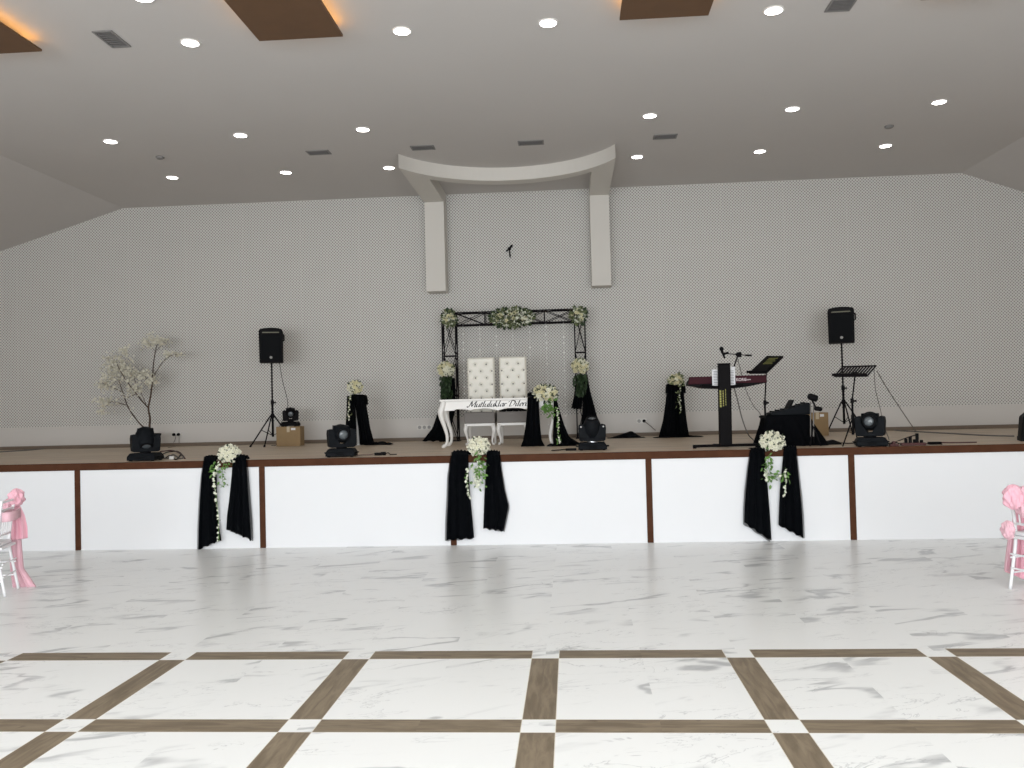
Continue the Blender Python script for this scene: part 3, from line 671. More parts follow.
# garlands
def garland(label, c, rx, ry, rz, n, seed, buds, flower=None, nf=0):
    r = random.Random(seed); c = Vector(c); g = thing('garland', label, 'flowers', c)
    m = MB()
    for i in range(n):
        d = Vector((r.gauss(0, 1), r.gauss(0, 1), r.gauss(0, 1))).normalized()*r.uniform(.35, 1)**.5
        p = Vector((d.x*rx*(1 if abs(d.z) < .7 else .8), d.y*ry, d.z*rz)); leaf(m, p, d+Vector((r.uniform(-.7, .7), -.3, r.uniform(-.7, .7))), r.uniform(.05, .09), r)
    m.build('foliage', GARL, g, fix=False)
    m = MB()
    for i in range(n//3):
        d = Vector((r.gauss(0, 1), r.gauss(0, 1), r.gauss(0, 1))).normalized()
        leaf(m, Vector((d.x*rx*.9, d.y*ry*.6, d.z*rz*.9)), d, r.uniform(.06, .10), r)
    m.build('dark_leaves', LEAFD, g, fix=False)
    m = MB()
    for i in range(buds):
        d = Vector((r.gauss(0, 1), -abs(r.gauss(0, 1)), r.gauss(0, 1))).normalized(); p = Vector((d.x*rx, d.y*ry*1.05, d.z*rz)); blossom(m, p, r.uniform(.016, .028), r)
    m.build('buds', BUD, g, fix=False)['kind'] = 'stuff'
    for i in range(nf):
        d = Vector((r.gauss(0, 1), -abs(r.gauss(0, 1))-.4, r.gauss(0, 1))).normalized()
        o = bpy.data.objects.new('rose', RM[flower]); C.objects.link(o); o.parent = g; o.location = (d.x*rx*.8, d.y*ry, d.z*rz*.8); o.scale = (.035,)*3; o.rotation_euler = (d+Vector((0, -.5, 0))).to_track_quat('Z', 'Y').to_euler()
    return g
garland('wide leafy flower garland on the middle of the arch top', at(512, 317.5, YA-.04), .37, .14, .15, 420, 61, 200, 'y', 16)
garland('small cream flower garland on the left top corner of the arch', at(449, 318.5, YA-.04), .12, .1, .12, 110, 63, 60, 'y', 9)
garland('small cream flower garland on the right top corner of the arch', at(578, 315.5, YA-.04), .12, .1, .13, 110, 67, 60, 'y', 9)
def arch_bouquet(u, v, lab, seed):
    fl = bouquet(lab, at(u, v, YA-.08), .125, .11, .11, 30, .038, seed, 'y', foliage=70, lsize=.06, leafm=GARL)
    r = random.Random(seed+1); m = MB()
    for i in range(230):
        p = Vector((max(-.1, min(.1, r.gauss(0, .045))), -.02+r.gauss(0, .03), -.10-r.random()*.34)); leaf(m, p, (r.uniform(-.4, .4), r.uniform(-.8, 0), -1), r.uniform(.06, .1), r)
    m.build('hanging_greenery', LEAFD, fl, fix=False)
arch_bouquet(446, 369.5, 'cream flower bouquet tied halfway up the left upright of the arch', 71)
arch_bouquet(580, 366.5, 'cream flower bouquet tied halfway up the right upright of the arch', 73)
YC = YA-.03
def arch_drape(label, tails, seed):
    c_ = thing('arch_drape', label, 'drape', (at(tails[0][0][0][0], tails[0][0][0][1], YC).x, YC, S+.001))
    for k, (L, R) in enumerate(tails): drape(pxe(L, YC), pxe(R, YC), YC-.01*k, 4, .018, .01, seed+k, top_amp=.5).build('hanging_tail', CHIF, c_, world=True, smooth=True, solid=.003)
arch_drape('black cloth tied to the left upright of the arch, sweeping to the floor',
           [([(443, 378), (442, 395), (439, 410), (433, 428), (423, 441)], [(455, 378), (456, 395), (455, 410), (452, 428), (448, 441.5)])], 81)
arch_drape('black cloth tied to the right arch upright, one short and one long tail',
           [([(577, 375), (575.5, 385), (574, 397), (571.5, 408.5)], [(584, 375), (583.5, 385), (583, 397), (582, 409)]),
            ([(580, 375), (583, 390), (582.5, 405), (582, 420), (579, 438)], [(587.5, 375), (590, 390), (594, 405), (598, 420), (604, 437)])], 83)
# bead strands
for i, (u, v1) in enumerate([(463, 395), (479.5, 398), (496, 420), (512.5, 425), (529.5, 425), (546, 425), (563.5, 432)]):
    zt2 = zb-.013; x = at(u, 330, YA).x; z1 = at(u, v1, YA).z; m = MB().tube([(x, YA+.0, zt2), (x, YA+.0, z1)], .0016, 5); r = random.Random(90+i)
    z = zt2-.06
    while z > z1:
        m.ball((x, YA, z), .014*r.uniform(.7, 1.4), 6, 4); z -= r.uniform(.07, .2)
    o = recentre(m.build('bead_strand', BEAD, smooth=False)); tag(o, 'thin bead strand hanging under the arch, %s' % ['far left, beside the left upright', 'left, in front of the left chair side', 'before the gap between the two chairs', 'before the right white chair', 'just right of the right white chair', 'above the cream bouquet on the table', 'far right, beside the right upright'][i], 'bead strand', 'bead strands under the arch')
# cloth heap
hp = at(621, 437, 14.2)
m = MB(); G = []
for i in range(13):
    b = i/12; row = []
    for j in range(41):
        a = j/40; e = max(0, sin(pi*a))*max(0, sin(pi*b)); pk = math.exp(-((a-.62)/.18)**2)
        row.append((.58+.62*a, 14.2+.34*b, S+.004+.03*e*(1+.6*sin(15*a+5*b))+.09*pk*e))
    G.append(row)
tag(recentre(m.grid(G).build('cloth_heap', CHIF, smooth=True, solid=.003)), 'loose black cloth heaped on the stage floor right of the arch', 'cloth')

# ------------------------------------------------------------------ white table
def cabriole(h, w, outx, outy):
    """S curved leg; foot kicked out; (outx,outy) is the outward direction"""
    P = [(0, h), (.012, h*.9), (.034, h*.78), (.026, h*.64), (-.002, h*.46), (-.026, h*.28), (-.026, h*.13), (-.008, h*.055), (.012, .022), (.018, 0)]
    R = [w*1.15, w*1.2, w*1.2, w*.95, w*.75, w*.6, w*.52, w*.6, w*.72, w*.6]
    return [Vector((outx*a, outy*a, z)) for a, z in P], R
TX0, TX1 = at(441.5, 430, 12.42).x, at(557, 430, 12.42).x
tw = TX1-TX0; th = .70; tcx = (TX0+TX1)/2; TYF = 12.28
t = thing('console_table', 'white carved console table with curved legs and black lettering on the front', 'table', (tcx, TYF+.27, S))
MB().box(-tw/2, tw/2, -.29, .29, th-.03, th).build('tabletop', WHITE, t, bevel=.008, seg=3)
a = tw/2-.05
pol = [(-a, th-.03), (a, th-.03), (a, th-.15)]
for i in range(40, -1, -1):
    s = i/40; x = -a+2*a*s
    z = th-.165+.022*abs(sin(pi*s*4))**.7*(1 if .1 < s < .9 else 0)-.012*math.exp(-((s-.5)/.05)**2)
    pol.append((x, z))
MB().prism(pol, -.265, -.245).build('front_apron', WHITE, t, bevel=.003)
MB().box(-a, a, .245, .265, th-.15, th-.03).build('rear_apron', WHITE, t)
for s in (-1, 1): MB().box(s*a-.01, s*a+.01, -.25, .25, th-.15, th-.03).build('side_apron', WHITE, t)
for sx in (-1, 1):
    for sy in (-1, 1):
        P, R = cabriole(th-.03, .040, sx*1.3, sy*.4)
        MB().tube([p+Vector((sx*(tw/2-.06), sy*.24, 0)) for p in spline(P, 3)], [R[0]+(0)]*0+[R[min(len(R)-1, int(i/3))]*(1-(i % 3)/3)+R[min(len(R)-1, int(i/3)+1)]*((i % 3)/3) for i in range(3*(len(R)-1)+1)], 12).build('leg', WHITE, t, smooth=True)
# brush lettering, every letter drawn as broad-nib strokes
GL = {'M': (1.55, [[(-.35, .25), (-.2, -.02), (.0, .1), (.28, 1.75)], [(.28, 1.75), (.62, .15)], [(.62, .15), (1.2, 1.8)], [(1.2, 1.8), (1.22, .15), (1.4, 0)]]),
 'u': (.78, [[(0, .95), (.0, .25), (.2, 0), (.45, .25), (.55, .95)], [(.55, .95), (.54, .1), (.72, .02)]]),
 't': (.5, [[(.15, 1.45), (.1, .2), (.24, 0), (.42, .1)], [(-.05, .95), (.42, .95)]]),
 'l': (.45, [[(.1, 1.8), (.07, .2), (.2, 0), (.38, .1)]]),
 'k': (.68, [[(.05, 1.8), (.03, 0)], [(.5, .95), (.06, .5)], [(.06, .5), (.5, .0), (.62, .05)]]),
 'a': (.78, [[(.52, .8), (.3, .97), (.02, .6), (.04, .15), (.22, 0), (.5, .35)], [(.54, .95), (.52, .12), (.7, .02)]]),
 'r': (.55, [[(.02, .95), (.03, 0)], [(.04, .6), (.22, .95), (.44, .85)]]),
 'D': (1.4, [[(.3, 1.65), (.2, .05)], [(-.25, 1.2), (-.1, 1.6), (.4, 1.8), (1.0, 1.45), (1.1, .8), (.75, .12), (.1, 0)]]),
 'i': (.4, [[(.03, .95), (.04, .18), (.16, 0), (.32, .08)], [(.04, 1.32), (.07, 1.42)]]),
 'e': (.6, [[(.06, .48), (.42, .6), (.34, .93), (.16, .93), (0, .5), (.1, .06), (.28, 0), (.5, .18)]]),
 'z': (.62, [[(0, .9), (.46, .9)], [(.46, .9), (.02, .05)], [(.02, .05), (.5, .03)]]), ' ': (.42, [])}
strokes = []; pen = 0
for ch_ in 'Mutluluklar Dileriz':
    adv, ss = GL[ch_]
    for q in ss: strokes.append([(pen+x_+.28*z_, z_) for x_, z_ in q])
    pen += adv
gx0, gx1 = at(468.5, 405, TYF).x-tcx, at(530, 405, TYF).x-tcx; kx_ = (gx1-gx0)/pen; kz_ = .047; zb_l = th-.118; m = MB()
for q in strokes:
    P = spline([(x_, 0, z_) for x_, z_ in q], 4); nib = Vector((.13, 0, .085))
    for p, q2 in zip(P, P[1:]):
        c4 = [p-nib, p+nib, q2+nib, q2-nib]
        c4 = [Vector((gx0+v.x*kx_, 0, zb_l+v.z*kz_)) for v in c4]
        m.add([v+Vector((0, -.2665, 0)) for v in c4]+[v+Vector((0, -.2645, 0)) for v in c4], [(0,1,2,3),(7,6,5,4),(0,4,5,1),(1,5,6,2),(2,6,7,3),(3,7,4,0)])
m.build('lettering', SCRIPT, t)

# cloth over the right end of the table + bouquet
YT = TYF-.06
c_ = thing('table_drape', 'black chiffon draped over the right end of the white table in two tails', 'drape', (-.28, TYF, S))
drape(pxe([(527.5, 397.5), (527, 410), (525.5, 425), (523, 440), (520.5, 446.5)], YT), pxe([(538.5, 394), (539, 410), (540, 425), (541.5, 440), (545, 446.5)], YT), YT, 4, .02, 0, 91, top_amp=.6).build('hanging_tail', CHIF, c_, world=True, smooth=True, solid=.003)
drape(pxe([(553.5, 400), (553.5, 412), (553, 425), (552.5, 437), (553, 445.5)], YT), pxe([(556.5, 400), (560, 412), (564, 425), (569, 437), (582, 444.5)], YT), YT, 4, .02, 0, 93, top_amp=.6).build('hanging_tail', CHIF, c_, world=True, smooth=True, solid=.003)
xa, xb = at(527.5, 400, TYF).x, at(557, 400, TYF).x
G = [[(xa+(xb-xa)*j/30, TYF-.09+.36*i/10, S+th+.010+(.075*sin(pi*min(1, i/10*.8+.1))*(.8+.2*sin(6*pi*j/30)) if i else .0)*(1-.35*abs(j/30-.4))) for j in range(31)] for i in range(11)]
MB().grid(G).build('gathered_top', CHIF, c_, world=True, smooth=True, solid=.003)
G = [[(at(540, 444, YT).x+.1+.42*j/30, YT-.16+.26*i/8, S+.006+.03*sin(pi*i/8)*abs(sin(3.3*pi*j/30))) for j in range(31)] for i in range(9)]
MB().grid(G).build('pooled_hem', CHIF, c_, world=True, smooth=True, solid=.003)
bouquet('cream rose bouquet on the black cloth at the right end of the white table', at(545, 393.5, TYF-.02), .16, .12, .105, 36, .040, 95, 'y', foliage=80, lsize=.07,
        vines=[dict(pts=[at(548, 402, TYF-.18), at(549, 408, TYF-.19), at(550, 414, TYF-.18)], n=60, ls=.07, spread=.042),
               dict(pts=[at(557, 408, TYF-.2), at(558, 420, TYF-.2), at(558, 434, TYF-.2), at(560, 443, TYF-.2)], n=26, ls=.045, spread=.016, bl=22, bs=.018)])

# ------------------------------------------------------------------ throne chairs
def throne(label, xa, xb, vt, cloth=False):
    yb = 13.33; x = (xa+xb)/2; w = xb-xa; zt_ = vt-S
    t = thing('throne_chair', label, 'chair', (x, yb-.2, S), group='white tufted high-back chairs')
    bw = w/2
    # tufted backrest: pillow surface with dimples at the buttons
    zb0 = .50; NX, NZ = 25, 61; btn = []
    for rr_ in range(10):
        z = zt_-.11-.105*rr_
        if z < .5: break
        for xx in ([-.16*w/.4, .0, .16*w/.4] if rr_ % 2 else [-.08*w/.4, .08*w/.4]): btn.append((xx, z))
    G = []
    for i in range(NZ):
        z = zb0+(zt_-zb0)*i/(NZ-1); row = []
        for j in range(NX):
            xx = -bw+w*j/(NX-1); e = min(1, min(bw-abs(xx), zt_-z, )/.03); dd = min(math.hypot(xx-q[0], z-q[1]) for q in btn)
            row.append((xx, .155-.045*max(0, e)**.5+.028*math.exp(-(dd/.022)**2), z))
        G.append(row)
    m = MB().grid(G); m.box(-bw, bw, .155, .215, zb0, zt_)
    b = m.build('backrest', TUFT, t, smooth=False)
    for q in btn: MB().ball((q[0], .132, q[1]), .0135, 8, 5, (1, .6, 1)).build('button', BUTT, b)
    MB().box(-bw-.02, bw+.02, -.25, .2, .33, .50).build('seat', SEATG, t, bevel=.02, seg=3)
    MB().box(-bw-.015, bw+.015, -.245, .2, .29, .33).build('seat_rail', WHITE, t, bevel=.004)
    for sx in (-1, 1):
        P, R = cabriole(.31, .028, sx*.5, -.6)
        MB().tube([p+Vector((sx*(bw-.015), -.215, 0)) for p in P], R, 10).build('leg', WHITE, t, smooth=True)
        MB().tube([(sx*(bw-.02), .17, .32), (sx*(bw-.02), .19, .2), (sx*(bw-.02), .23, .0)], [.024, .02, .016], 8).build('leg', WHITE, t)
    return t
throne('white tufted high-back chair, the left of the two behind the white table', at(467.4, 380, 13.27).x, at(494.8, 380, 13.27).x, at(481, 357.5, 13.27).z)
throne('white tufted high-back chair with black cloth on its seat, right of the two', at(499.3, 380, 13.27).x, at(526.8, 380, 13.27).x, at(513, 356.5, 13.27).z)
xm = at(513, 410, 13.0).x
G = [[(xm-.2+.40*j/24, 12.93+.30*i/10, S+.508+.05*sin(pi*j/24)*sin(pi*i/10)+.008*sin(j*1.1+i)) for j in range(25)] for i in range(11)]
tag(recentre(MB().grid(G).build('folded_cloth', CHIF, smooth=True, solid=.006)), 'black cloth lying on the seat of the right white chair', 'cloth')

# ------------------------------------------------------------------ keyboard on column stand
KY = 10.86; kx = at(725.5, 447, KY).x
t = thing('keyboard_stand', 'black single-column keyboard stand with wide floor bars and yellow markings', 'keyboard stand', (kx, KY, S))
ch = at(725, 364.5, KY).z-S
MB().prism([(-.075, .03), (.075, .03), (.083, ch), (-.062, ch)], -.05, .05).build('column', BMET, t, bevel=.012)
MB().box(-.066, .085, -.055, .055, ch-.001, ch+.015).build('column_cap', BLACK, t, bevel=.004)
for sx in (-1, 1):
    lg = MB().tube([(0, 0, .03), (sx*.40, -.03+.03*sx, .03)], .018, 10).build('foot_bar', BMET, t)
    MB().tube([(sx*.37, -.03+.03*sx, .024), (sx*.41, -.03+.03*sx, .024)], .024, 10).build('end_cap', BLACK, lg)
    MB().tube([(sx*.03, 0, .03), (sx*.08, .40, .018)], .016, 8).build('rear_foot', BMET, t)
    z1 = at(725, 383.5, KY).z-S
    MB().tube([(sx*.06, .0, z1-.04), (sx*.25, .1, z1-.02), (sx*.26, .42, z1-.012)], .012, 8).build('support_arm', BMET, t)
za, zb_ = at(725, 407, KY).z-S, at(725, 391, KY).z-S
m = MB()
for i, (x_, ww) in enumerate([(-.052, .022), (-.018, .012), (.012, .008)]):
    k = 0; z = za+.01*i
    while z < zb_:
        hgt = [.03, .018, .024][(k+i) % 3]; m.box(x_-ww/2, x_+ww/2, -.0525, -.0495, z, z+hgt); z += hgt+.006; k += 1
m.build('yellow_marking', YEL, t)
# keyboard
kc = (at(687, 384, KY+.25), at(765, 380, KY+.25)); kw = (kc[1].x-kc[0].x); kz = at(725, 386, KY+.25).z
t = thing('keyboard', 'maroon electronic keyboard seen from behind on the column stand', 'keyboard', ((kc[0].x+kc[1].x)/2, KY+.28, kz-.0))
a = kw/2
MB().prism([(-a+.01, .018), (-a*.6, -.022), (0, -.040), (a*.5, -.018), (a-.01, .026), (a-.01, .045), (-a+.01, .045)], -.14, .16).build('underside', BLACK, t, bevel=.004)
MB().prism([(-a, .03), (a, .03), (a-.008, .125), (-a+.02, .125)], -.155, -.10).build('rear_panel', MAROON, t, bevel=.008)
MB().prism([(-.14, .03), (.16, .03), (.16, .07), (.02, .085), (-.06, .12), (-.14, .125)], -a+.02, a-.02, axis='x').build('body', BLACK, t, bevel=.003)
m = MB()
for i in range(36): m.box(-a+.05+i*(2*a-.1)/36, -a+.05+(i+.9)*(2*a-.1)/36, .035, .165, .085, .093)
m.build('keys', KEYW, t)
text('lettering', 'KORG', .050, LETTER, t, (at(736.0, 380, KY+.12).x-t.location.x, -.1565, .058), off=.0012, sx=.95)
text('lettering', 'kross', .026, LETTER, t, (at(744.6, 380, KY+.12).x-t.location.x, -.1565, .064), off=.001, shear=.3, sx=1.3)
# sheet of paper behind the column
pa, pb = at(712.3, 386, KY+.07), at(735, 369, KY+.07)
t = thing('sheet_music', 'white printed sheets behind the top of the keyboard stand column', 'paper', ((pa.x+pb.x)/2, KY+.07, pa.z))
w_ = (pb.x-pa.x)/2; hh = pb.z-pa.z
for s in (-1, 1):
    sh = MB().box(min(0, s*w_)+.001, max(0, s*w_)-.001, -.002, .001, 0, hh+(.0 if s < 0 else .03)).build('page', PAPERW, t)
    m = MB()
    for i in range(9): m.box(s*w_*.5-w_*.38, s*w_*.5+w_*.38, -.0026, -.002, .02+i*.02, .026+i*.02)
    m.build('printed_lines', INK, sh)

# microphone on boom
Y_ = KY+.12
t = thing('microphone_boom', 'thin black microphone boom rising behind the keyboard stand', 'microphone stand', (at(731, 372, Y_).x, Y_, S))
P0 = at(731, 376, Y_); Pc = at(738, 354.5, Y_)
MB().tube([Vector((P0.x-.02, Y_, S+.01)), Vector((P0.x-.01, Y_, P0.z-.1)), P0, Pc], .009, 8).build('upright', BMET, t, world=True)
MB().tube([at(725, 353.5, Y_-.05), Pc, at(746, 355.2, Y_+.04)], .006, 8).build('boom_arm', BMET, t, world=True)
MB().tube([at(745.5, 355.2, Y_+.04), at(751.5, 355.4, Y_+.05)], .012, 8).build('counterweight', BLACK, t, world=True)
MB().ball(Pc, .028, 10, 6, (1.2, .8, .9)).box(Pc.x+.0, Pc.x+.04, Y_-.012, Y_+.012, Pc.z-.035, Pc.z+.03).build('clamp', BLACK, t, world=True)
MB().tube([at(724, 354, Y_-.05), at(728.5, 352.5, Y_-.05)], .014, 8).build('mic_clip', BLACK, t, world=True)
m_ = at(723, 354, Y_-.06); mt_ = at(721.6, 349.8, Y_-.06); mb_ = at(724.8, 358.2, Y_-.06)
t = thing('microphone', 'black handheld microphone clipped to the boom above the keyboard', 'microphone', mb_)
MB().tube([mb_, m_, mt_], [.010, .014, .019], 10).build('handle', BLACK, t, world=True, smooth=True)
MB().ball(mt_+Vector((0, 0, .012)), .028, 10, 7).build('mesh_head', BLACK2, t, world=True, smooth=True)

# ------------------------------------------------------------------ music stands
def music_stand(label, x, y, bl, br, tr, tl, legr, slats, content=False, legs=None):
    t = thing('music_stand', label, 'music stand', (x, y, S), group='black music stands')
    bl, br, tr, tl = map(Vector, (bl, br, tr, tl)); m = MB()
    mid = (bl+br+tr+tl)/4
    for a_, b_ in ((bl, br), (br, tr), (tr, tl), (tl, bl)): m.tube([a_, b_], .010, 8)
    tray = m.build('tray_frame', BMET, t, world=True)
    m = MB(); nn = (br-bl).cross(tl-bl).normalized()
    if slats:
        for i in range(1, 11):
            f_ = i/11; a_, b_ = bl+(br-bl)*f_, tl+(tr-tl)*f_; sd = (br-bl).normalized()*.011
            m.add([a_-sd, a_+sd, b_+sd, b_-sd, a_-sd+nn*.004, a_+sd+nn*.004, b_+sd+nn*.004, b_-sd+nn*.004], [(0,1,2,3),(7,6,5,4),(0,4,5,1),(1,5,6,2),(2,6,7,3),(3,7,4,0)])
        m.build('slats', BMET, tray, world=True)
    else:
        m.add([bl, br, tr, tl, bl+nn*.004, br+nn*.004, tr+nn*.004, tl+nn*.004], [(0,1,2,3),(7,6,5,4),(0,4,5,1),(1,5,6,2),(2,6,7,3),(3,7,4,0)]); m.build('tray_plate', BMET, tray, world=True)
    m = MB().tube([bl-(br-bl).normalized()*.03+nn*.02, br+nn*.02], .016, 8); m.build('lip', BMET, tray, world=True)
    MB().ball(mid-Vector((0, 0, .03)), .03, 10, 6, (1.3, 1, .8)).build('tilt_joint', BLACK, t, world=True)
    MB().tube([(x, y, S+.15), (x, y, S+.55)], .013, 10).tube([(x, y, S+.55), mid-Vector((0, 0, .03))], .009, 10).build('pole', BMET, t, world=True)
    MB().lathe([(.02, .52), (.02, .58)], n=12).box(.015, .05, -.008, .008, .535, .56).build('height_clamp', BLACK, t)
    MB().lathe([(.02, .33), (.02, .38)], n=12).build('leg_collar', BLACK, t)
    for lx, ly in legs: MB().tube([(0, 0, .35), (lx, ly, .01)], .008, 8).build('leg', BMET, t); MB().tube([(0, 0, .16), (lx*.5, ly*.5, .18)], .004, 6).build('brace', BMET, t)
    return t, nn
Y1 = 11.05
A_, B_, C_, D_ = at(749.5, 373.2, Y1-.05), at(766.5, 373.0, Y1-.20), at(783, 356.8, Y1+.02), at(767, 356.5, Y1+.17)
ms, nn = music_stand('black music stand with solid tray behind the keyboard, left of the covered table', at(766, 440, Y1).x, Y1, A_, B_, C_, D_, .3, False, legs=[(-.03, .25), (.2, .02), (.04, -.1)])
t = thing('song_folder', 'dark folder with faint yellow bars on the solid music stand tray', 'folder', ((A_+C_)/2))
sgn = 1 if nn.z > 0 else -1
e1, e2 = (B_-A_), (D_-A_); o_ = A_+nn*.006*sgn
def quad(m, fa, fb, ga, gb, h0, h1):
    P = [o_+e1*a_+e2*b_+nn*sgn*h0 for a_, b_ in ((fa, ga), (fb, ga), (fb, gb), (fa, gb))]+[o_+e1*a_+e2*b_+nn*sgn*h1 for a_, b_ in ((fa, ga), (fb, ga), (fb, gb), (fa, gb))]
    m.add(P, [(0,1,2,3),(7,6,5,4),(0,4,5,1),(1,5,6,2),(2,6,7,3),(3,7,4,0)]); return m
quad(MB(), .06, .94, .04, .96, .0, .008).build('cover', BLACK, t, world=True)
m = MB()
for i in range(5): quad(m, .3, .85-.08*(i % 2), .48+.08*i, .51+.08*i, .008, .009)
m.build('yellow_bars', mat('dull_yellow', (130, 130, 66), .6), t, world=True)  # thin dull yellow bars across the upper cover
quad(MB(), .25, .9, .45, .92, -.0115, -.0105).build('back_cover_patch', mat('dull_olive', (92, 92, 50), .6), t, world=True)  # plain olive patch on the underside

Y2 = 10.56
music_stand('black slatted music stand in front of the right loudspeaker, beside the facing stage light', at(853.5, 440, Y2).x, Y2, at(834.5, 376.3, Y2-.04), at(867, 376.0, Y2-.14), at(876, 365.8, Y2+.15), at(843, 366.7, Y2+.24), .3, True,
            legs=[(-.16, -.1), (.12, .2), (.16, -.08)])

# ------------------------------------------------------------------ black covered table with gear
TYc = 11.15
t = thing('covered_table', 'low table fully hidden under a black cloth, right of the keyboard', 'table', (at(788, 447, 10.9).x, TYc, S))
q = [at(760, 416, 10.98), at(808, 414.5, 10.98)]; zt3 = (q[0].z+q[1].z)/2-S; cx3 = t.location.x
MB().box(q[0].x-cx3+.04, q[1].x-cx3, -.22, .08, zt3-.03, zt3-.004).build('tabletop', BLACK, t)
for sx in (q[0].x-cx3+.06, q[1].x-cx3-.03):
    for sy in (-.19, .05): MB().tube([(sx, sy, 0), (sx, sy, zt3-.03)], .012, 8).build('leg', BMET, t)
c_ = thing('table_cover', 'black floor-length cloth covering the low table beside the keyboard', 'tablecloth', (cx3, TYc, S+.001))
LL = pxe([(761.5, 415.5), (760, 425), (757.5, 436), (755, 447)], 11.2)
LL = [(a_[0], 0) for a_ in LL]; RR = pxe([(808.5, 414), (815, 424), (822, 434), (828.5, 443.8)], 10.92)
G = []; nn_ = 18
per = []
for i in range(nn_+1):
    f_ = i/nn_; k = (len(LL)-1)*f_; a_ = min(int(k), 2); g_ = k-a_
    xl = LL[a_][0]*(1-g_)+LL[a_+1][0]*g_; xr = RR[a_][0]*(1-g_)+RR[a_+1][0]*g_
    z = S+.005+(zt3-.005)*(1-f_); yf_ = 10.91-.03*f_; yb_ = 11.25+.04*f_; row = []
    for j in range(121):
        s = j/120*4; e = int(s) % 4; u_ = s-int(s)
        if e == 0: x_, y_ = xl+(xr-xl)*u_, yf_
        elif e == 1: x_, y_ = xr, yf_+(yb_-yf_)*u_
        elif e == 2: x_, y_ = xr+(xl-xr)*u_, yb_
        else: x_, y_ = xl, yb_+(yf_-yb_)*u_
        am = .022*f_; w1 = sin(j*.75)+.5*sin(j*1.37+1)
        row.append((x_+am*w1*(1 if e in (1,) else -1 if e == 3 else .2), y_+am*w1*(-1 if e == 0 else 1 if e == 2 else .2), z))
    G.append(row)
m = MB().grid(G); m.add([(LL[0][0], 10.91, S+zt3), (RR[0][0], 10.91, S+zt3), (RR[0][0], 11.25, S+zt3), (LL[0][0], 11.25, S+zt3)], [(0, 1, 2, 3)])
m.build('cover', CLOTH, c_, world=True, smooth=False, solid=.003)
# sloping mixer, seen end on
z0 = S+zt3+.003
t = thing('mixing_console', 'black sloping mixing console lying on the black covered table', 'mixer', (at(788, 412, 11.1).x, 11.1, z0))
xa, xb = at(768.5, 413, 11.1).x-t.location.x, at(806, 404, 11.1).x-t.location.x; hz = at(806, 402.5, 11.1).z-z0
MB().prism([(xa, 0), (xb+.03, 0), (xb+.03, hz-.02), (xb, hz), (xa+.24, hz*.55), (xa, .03)], -.13, .13).build('housing', CHARC, t, bevel=.006)
m = MB(); m2 = MB()
for i in range(7):
    for j in range(4):
        f_ = i/6; x_ = xa+.04+f_*(xb-xa-.08); z_ = .03+(hz*.55-.03)*min(1, (x_-xa)/.24) if x_ < xa+.24 else hz*.55+(hz*.45)*(x_-xa-.24)/(xb-xa-.24)
        m.lathe([(.009, 0), (.008, .018)], c=(x_, -.09+.06*j, z_-.002), n=8)
m.build('knobs', BLACK, t)
MB().prism([(xa+.22, hz*.5), (xa+.25, hz*.5), (xa+.30, hz+.035), (xa+.285, hz+.04)], -.11, .12).build('raised_screen', BLACK, t, bevel=.002)
# small spotlights on a floor stand
gx = at(815, 440, 10.72).x; GY = 10.78
t = thing('spotlight_stand', 'thin stand with two small black spotlights right of the covered table', 'stage light', (gx, GY, S))
MB().tube([(gx, GY, S+.12), at(813.5, 400, GY)], .009, 8).tube([(gx-.035, GY, S+.12), at(810.5, 402, GY)], .007, 8).build('upright', GREYC, t, world=True)
for lx, ly in ((-.06, -.05), (.07, -.06), (.02, .06)): MB().tube([(0, 0, .25), (lx, ly, .008)], .008, 8).build('leg', BMET, t)
for (ua, va), (ub, vb), rr in (((808.5, 396), (817.5, 399), .042), ((814.5, 408), (822, 409.5), .028)):
    sp = MB().tube([at(ua, va, GY), at(ua+1.5, va+.5, GY), at(ub-1, vb-.3, GY), at(ub, vb, GY)], [rr*.75, rr, rr, rr*.6], 14).build('lamp_can', BLACK, t, world=True)
    MB().tube([at(ua-.5, va-.2, GY), at(ua+.2, va+.1, GY)], rr*.6, 14).build('lens', CHARC, sp, world=True)
MB().tube([at(812, 400, GY), at(814, 404, GY), at(816, 408, GY)], .012, 8).build('bracket', BLACK, t, world=True)

# ------------------------------------------------------------------ floor monitor at the right edge
t = thing('floor_monitor', 'black loudspeaker on the stage floor at the right edge of the photo', 'loudspeaker', (5.80, 10.95, S), -.35)
MB().prism([(-.28, 0), (.28, 0), (.25, .33), (.17, .37), (-.17, .37), (-.25, .30)], -.18, .18).build('cabinet', BLACK, t, bevel=.012)
MB().box(-.22, .22, -.192, -.181, .03, .30).build('grille', BLACK2, t, bevel=.006)
for sx in (-1, 1): MB().box(sx*.26-.02, sx*.26+.02, -.185, .185, 0.001, .05).build('foot_rail', BLACK, t)

